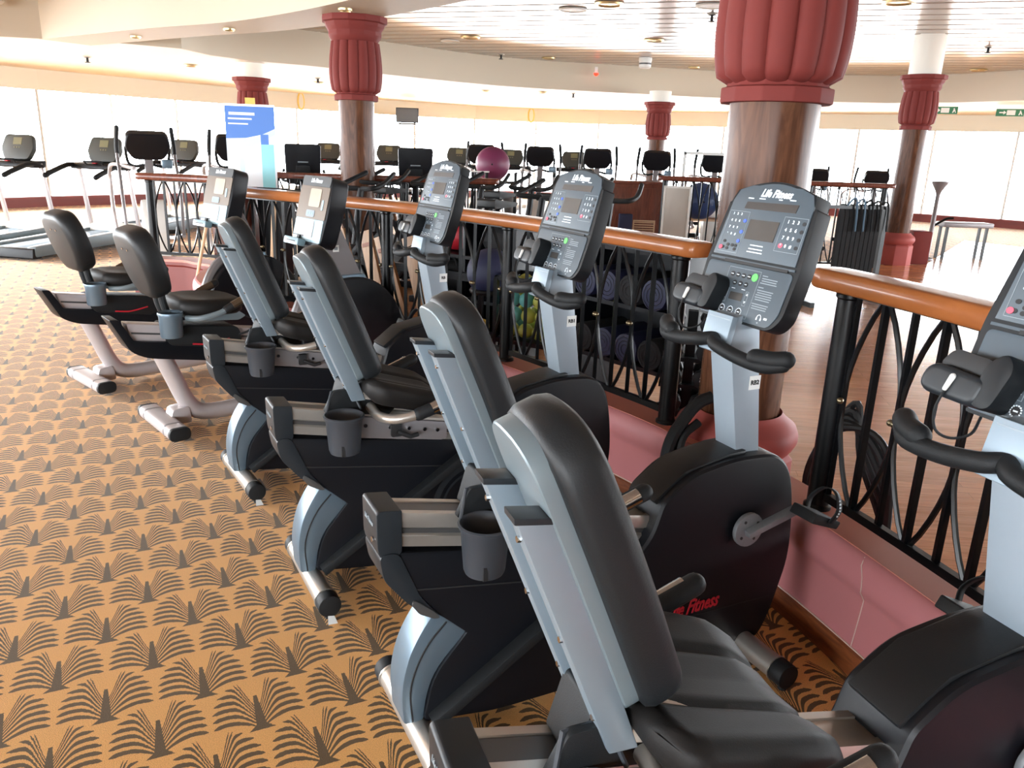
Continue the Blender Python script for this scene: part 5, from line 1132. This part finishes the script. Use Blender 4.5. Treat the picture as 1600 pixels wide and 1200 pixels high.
# black hose draped round the near column's foot
hs = thing('rubber_hose', 'black rubber hose hooped beside the red base of the near column', 'hose', (0, 0, 0))
MB().tube(cr([(0.665, 2.95, 0.03), (0.645, 2.97, 0.15), (0.635, 2.99, 0.30), (0.655, 3.01, 0.43), (0.72, 3.05, 0.53), (0.77, 3.07, 0.58), (0.82, 3.08, 0.60)], 6), [0.03] * 12 + [0.026] * 25, 10).obj('hose', 'rubber', hs)
MB().tube(cr([(0.715, 2.95, 0.03), (0.690, 2.965, 0.20), (0.685, 2.985, 0.34), (0.705, 3.02, 0.445), (0.77, 3.05, 0.50)], 6), 0.018, 8).obj('inner_strand', 'rubber', hs)
cx_ = thing('cable_bundle', 'bundle of black cables behind the right railing post', 'cables', (0, 0, 0))
for i in range(5): MB().tube(cr([(1.27, 2.98, 0.02), (1.22 + 0.02 * i, 3.0, 0.30 + 0.04 * i), (1.27 + 0.02 * i, 2.93, 0.52 + 0.03 * i), (1.37, 2.80 + 0.02 * i, 0.56 - 0.03 * i), (1.42, 2.72, 0.42 - 0.05 * i), (1.44, 2.70, 0.02)], 6), 0.014 + 0.003 * (i % 2), 8).obj('cable', 'rubber', cx_)

# left: wooden lectern, banner, broom
lc = thing('lectern_cabinet', 'dark wooden cabinet with an open front under the roll-up banner', 'cabinet', (-2.62, 7.86, 0), R_(-12))
MB().box((-0.17, 0.0, 0.55), (0.34, 0.30, 1.10)).obj('body', 'mahogany', lc, bev=0.006)
MB().box((0.02, -0.10, 0.55), (0.03, 0.12, 1.10)).obj('door_edge', 'mahogany', lc); MB().box((0.18, 0.10, 0.55), (0.30, 0.04, 1.10)).obj('back_panel', 'body_black', lc)
MB().box((0.34, 0.0, 0.55), (0.03, 0.26, 1.10)).obj('side_panel', 'body_black', lc)
wp = MB().tube([(0, 0, 0.42), (0.05, 0, 1.10)], 0.022, 10).obj('white_pole', 'handle_pine'); wp.location = (-2.36, 7.62, 0.0); tag(wp, 'pale pole standing in the open dark cabinet', 'pole'); 
br = thing('broom', 'broom with a pale wooden handle leaning by the left bikes', 'broom', (-2.96, 7.2, 0))
MB().tube([(-0.03, 0, 0.10), (0.16, 0.10, 0.98)], 0.016, 8).obj('handle', 'handle_pine', br); MB().box((-0.04, 0, 0.06), (0.30, 0.06, 0.11)).obj('head', 'body_black', br, bev=0.01)
sk = MB().box((0, 0, 0), (0.10, 0.012, 0.10)).obj('wall_socket', 'vent_tan', bev=0.003); sk.location = (-3.0, 7.415, 0.22); sk.rotation_euler = (0, 0, R_(-30)); tag(sk, 'beige socket plate on the red alcove kerb', 'socket'); MB().tube([(0, -0.006, 0), (0, -0.008, 0)], 0.02, 12).obj('outlet', 'plastic_white', sk)
bn = thing('roll_up_banner', 'blue and white roll-up advertising banner in front of the left column', 'banner', (-2.83, 8.62, 0), R_(8))
BWd, B0, B1 = 0.50, 0.08, 1.88
MB().box((0, 0, (B0 + B1) / 2), (BWd, 0.006, B1 - B0)).obj('sheet', 'banner_white', bn); sheet = bn.children[0]
MB().prism([(-0.25, 1.55), (-0.05, 1.56), (0.12, 1.60), (0.25, 1.66), (0.25, 1.88), (-0.25, 1.88)], -0.0045, -0.0035).obj('blue_header', 'banner_blue', sheet)
MB().prism([(-0.25, 1.42), (0.0, 1.47), (0.25, 1.60), (0.25, 1.655), (0.0, 1.55), (-0.25, 1.54)], -0.0042, -0.0034).obj('pale_swoosh', 'banner_pale', sheet)
MB().prism([(0.10, 1.00), (0.23, 1.00), (0.23, 1.50), (0.10, 1.50)], -0.0045, -0.0035).obj('aqua_column', 'banner_aqua', sheet); MB().prism([(0.10, 1.50), (0.18, 1.50), (0.18, 1.60), (0.10, 1.60)], -0.0047, -0.0035).obj('blue_tab', 'banner_blue', sheet)
MB().prism([(0.08, 0.62), (0.25, 0.62), (0.25, 1.0), (0.08, 1.0)], -0.0043, -0.0035).obj('aqua_panel', 'banner_aqua', sheet); MB().prism(ell(0.165, 0.84, 0.045, 0.05, 18), -0.0050, -0.0035).obj('white_spot', 'banner_white', sheet)
m = MB(); m.box((-0.08, -0.005, 1.80), (0.26, 0.001, 0.028)); m.box((-0.10, -0.005, 1.75), (0.24, 0.001, 0.016)); m.box((-0.12, -0.005, 1.70), (0.2, 0.001, 0.014)); m.obj('headline', 'banner_white', sheet)
MB().prism(ell(-0.10, 1.28, 0.03, 0.08, 12), -0.0047, -0.0035).obj('faint_figure', 'banner_pale', sheet)
MB().box((0, 0, 0.04), (0.54, 0.18, 0.08)).obj('base', 'alu', bn, bev=0.01); MB().box((0, 0, 1.885), (0.50, 0.02, 0.02)).obj('top_rail', 'alu', bn); MB().tube([(0, 0.03, 0.06), (0, 0.03, 1.88)], 0.01, 8).obj('pole', 'alu', bn)
MB().box((0.01, 0.012, 1.925), (0.10, 0.008, 0.07)).obj('yellow_clip', 'yellow_emblem', bn)
# television, wall emblems, exit signs
tv = thing('television', 'black flat television mounted high on the far cream wall', 'television', (-3.25, 23.6, 2.36), R_(0))
MB().box((0, 0, 0), (0.64, 0.07, 0.40)).obj('body', 'body_black', tv, bev=0.01); MB().box((0, -0.037, 0), (0.60, 0.004, 0.36)).obj('screen', 'screen', tv); MB().box((0, 0.65, 0.05), (0.06, 1.3, 0.06)).obj('bracket', 'black_iron', tv); MB().box((0, 0.0, -0.23), (0.5, 0.05, 0.05)).obj('sound_bar', 'alu_dark', tv)
def wall_face(px, py):
    """point on the frieze's inner face in direction (px, py) from the camera, with its inward normal"""
    for i in range(NSEG):
        a, b = Vector((*wall_p[i], 0)), Vector((*wall_p[(i + 1) % NSEG], 0)); e = b - a; den = px * e.y - py * e.x
        if abs(den) < 1e-9: continue
        t = (a.x * e.y - a.y * e.x) / den; s = (a.x * py - a.y * px) / den
        if t > 0 and 0 <= s <= 1:
            n = Vector((-e.y, e.x, 0)).normalized()
            if n.dot(Vector((CEN[0], CEN[1], 0)) - a) < 0: n = -n
            return Vector((px * t, py * t, 0)), n
for px, py, l in ((-6.377, 24, 'oval gold emblem on the frieze between the left columns'), (0.287, 25, 'oval gold emblem on the frieze above the purple ball, to its right')):
    p, n_ = wall_face(px, py); F = frame((p.x, p.y, 2.60), (-n_.y, n_.x, 0), (0, 0, 1))
    o = MB().prism(ell(0, 0, 0.11, 0.24, 24), 0.002, 0.02, 'Z', F).obj('wall_emblem', 'yellow_emblem', bev=0.004); tag(o, l, 'emblem'); MB().prism(ell(0, 0, 0.07, 0.19, 24), 0.018, 0.024, 'Z', F).obj('inner_oval', 'cream_wall', o)
for x, y_, l in ((9.08, 18.0, 'green exit sign hanging beside the distant right column'), (10.5, 18.0, 'green exit sign near the right edge')):
    s_ = thing('exit_sign', l, 'exit sign', (x, y_, 2.66), R_(-28), 'green exit signs'); pl = MB().box((0, 0, 0), (0.52, 0.02, 0.15)).obj('plate', 'sign_green', s_)
    m = MB(); m.box((0.02, -0.0115, 0), (0.16, 0.002, 0.10)); m.prism([(-0.20, -0.012), (-0.12, -0.012), (-0.12, -0.04), (-0.07, 0.0), (-0.12, 0.04), (-0.12, 0.012), (-0.20, 0.012)], -0.0125, -0.0105); m.prism(ell(0.19, 0.03, 0.014, 0.014, 10), -0.0125, -0.0105); m.prism([(0.16, -0.05), (0.18, -0.05), (0.20, -0.01), (0.22, -0.05), (0.235, -0.05), (0.21, 0.015), (0.18, 0.015)], -0.0125, -0.0105); m.obj('pictogram', 'plastic_white', pl)
    for q in (-0.2, 0.2): MB().box((q, 0, 0.105), (0.01, 0.01, 0.07)).obj('hanger', 'plastic_white', s_)

# ceiling fittings
def downlight(label, x, y_, z, r, warm):
    t = thing('downlight', label, 'ceiling light', (x, y_, z), 0, 'recessed ceiling lights')
    MB().lathe([(r * 0.72, -0.002), (r, -0.002), (r * 0.97, -0.022), (r * 0.78, -0.026), (r * 0.72, -0.012)], 28).obj('trim_ring', 'lamp_trim', t); MB().lathe([(r * 0.74, -0.008), (r * 0.2, -0.012)], 24).obj('lamp', 'lamp_glow' if warm else 'alu_dark', t)
for l, x, y_, r, wm in (('warm ceiling light at the top edge, left of the near column', 1.056, 10.91, 0.19, True), ('warm ceiling light at the top edge, right of the near column', 4.356, 10.12, 0.19, True), ('dark bronze ceiling light left of centre', -0.917, 14.48, 0.17, False), ('ceiling light above the farthest column', 2.137, 14.07, 0.17, True), ('small dark ceiling light by the fascia left of centre', 0.504, 17.2, 0.14, False), ('small ceiling light left of the near capital', 3.63, 18.0, 0.13, True), ('ceiling light beside the left column capital', -2.9, 13.6, 0.2, True), ('ceiling light at right by the fascia corner', 8.9, 16.6, 0.16, True)):
    downlight(l, x, y_, HIGH - 0.004, r, wm)
for l, x, y_, r in (('flush round speaker left of centre in the slat ceiling', -1.316, 15.08, 0.17), ('flush round speaker near the top edge', 0.628, 11.42, 0.19), ('flush round speaker just left of the near capital', 2.32, 10.79, 0.2)):
    t = thing('ceiling_speaker', l, 'ceiling speaker', (x, y_, HIGH - 0.004)); MB().lathe([(r * 0.9, -0.002), (r, -0.002), (r, -0.014), (r * 0.92, -0.018), (r * 0.88, -0.01)], 28).obj('ring', 'plastic_white', t); MB().lathe([(r * 0.9, -0.008), (0.01, -0.010)], 28).obj('grille', 'white_ceiling', t)
for l, x, y_, z in (('black sprinkler head by the near capital', 2.48, 11.43, HIGH), ('black sprinkler head by the fascia left of centre', -0.45, 16.9, HIGH), ('sprinkler head in the slat ceiling at right', 7.33, 13.5, HIGH), ('sprinkler head in the low ceiling at far left', -7.4, 14.3, LOW), ('sprinkler head in the low ceiling left of the beam column', -4.2, 17.2, LOW), ('sprinkler head in the low ceiling right of centre', 1.15, 18.9, LOW)):
    t = thing('sprinkler', l, 'sprinkler', (x, y_, z - 0.004)); MB().lathe([(0.05, -0.001), (0.05, -0.015), (0.02, -0.02), (0.02, -0.08), (0.045, -0.085), (0.045, -0.095), (0.01, -0.10)], 14).obj('head', 'black_iron', t); MB().lathe([(0.07, 0.0), (0.07, -0.008), (0.05, -0.010)], 16).obj('rose', 'alu', t)
for l, x, y_, z in (('white smoke detector hanging from the slat ceiling above the farthest column', 2.384, 16.6, HIGH), ('white smoke detector at the top left edge', -7.0, 11.3, HIGH)):
    t = thing('smoke_detector', l, 'smoke detector', (x, y_, z - 0.004)); MB().lathe([(0.13, 0), (0.13, -0.06), (0.12, -0.08), (0.12, -0.17), (0.09, -0.20), (0.02, -0.20)], 20).obj('body', 'plastic_white', t, bev=0.005); MB().lathe([(0.122, -0.10), (0.124, -0.115), (0.122, -0.13)], 20).obj('vent_band', 'alu_dark', t)
for l, x, y_ in (('small light in the low ceiling left of the banner column', -6.0, 15.2), ('small grey light in the low ceiling left of the beam column', -4.45, 18.3), ('small light in the low ceiling left of the television', -0.84, 19.0), ('flat grey light in the low ceiling right of centre', 0.45, 18.8)):
    downlight(l, x, y_, LOW - 0.004, 0.12, False)
for l, x, y_ in (('small light under the ceiling beam at far left', -5.1, 11.15), ('small light under the ceiling beam, left', -3.5, 10.1), ('small light under the ceiling beam beside the red capital', -1.75, 8.35)):
    downlight(l, x, y_, LOW - 0.003, 0.07, False)
o = MB().lathe([(0.05, 0), (0.05, -0.03), (0.02, -0.06)], 14).obj('alarm_light', 'red_glow'); o.location = (1.55, 17.9, HIGH - 0.2); tag(o, 'small red alarm light on the far fascia right of centre', 'alarm light')
b_ = MB().box((0, 0.02, 0.05), (0.06, 0.05, 0.14)).obj('backplate', 'plastic_white', o)

# dark storage unit and bags behind the middle of the railing
su = thing('storage_unit', 'black open storage unit with dark bags behind the middle of the railing', 'storage unit', (-0.30, 6.15, 0), R_(-40))
for x in (-0.5, 0.0, 0.5): MB().box((x, 0, 0.55), (0.03, 0.32, 0.95)).obj('upright_panel', 'body_black', su, bev=0.004)
for z in (0.09, 0.42, 0.74, 1.02): MB().box((0, 0, z), (1.02, 0.32, 0.025)).obj('shelf_board', 'body_black', su)
MB().box((0, 0.155, 0.55), (1.0, 0.012, 0.95)).obj('back_panel', 'body_black', su)
for x in (-0.48, 0.48): MB().box((x, 0, 0.04), (0.05, 0.30, 0.08)).obj('foot', 'black_iron', su)
def bag(label, loc, rz, m):
    t = thing('gym_bag', label, 'bag', loc, rz, 'dark bags in the storage unit')
    MB().sphere((0, 0, 0.125), 0.13, 20, 12, (1.45, 0.8, 0.92)).obj('body', m, t)
    MB().tube(cr([(-0.09, -0.06, 0.20), (-0.06, -0.07, 0.27), (0.06, -0.07, 0.27), (0.09, -0.06, 0.20)], 5), 0.008, 6).obj('strap', 'rubber', t)
a = R_(-40)
for lx_, z, m, l in ((-0.25, 0.435, 'cloth_black', 'black gym bag, lower left compartment of the storage unit'), (0.25, 0.435, 'mat_blue', 'navy gym bag, lower right compartment of the storage unit'), (-0.25, 0.755, 'logo_red', 'dark red gym bag, upper left compartment of the storage unit'), (0.25, 0.755, 'cloth_black', 'black gym bag, upper right compartment of the storage unit')):
    bag(l, (-0.30 + lx_ * math.cos(a), 6.15 + lx_ * math.sin(a), z), a, m)
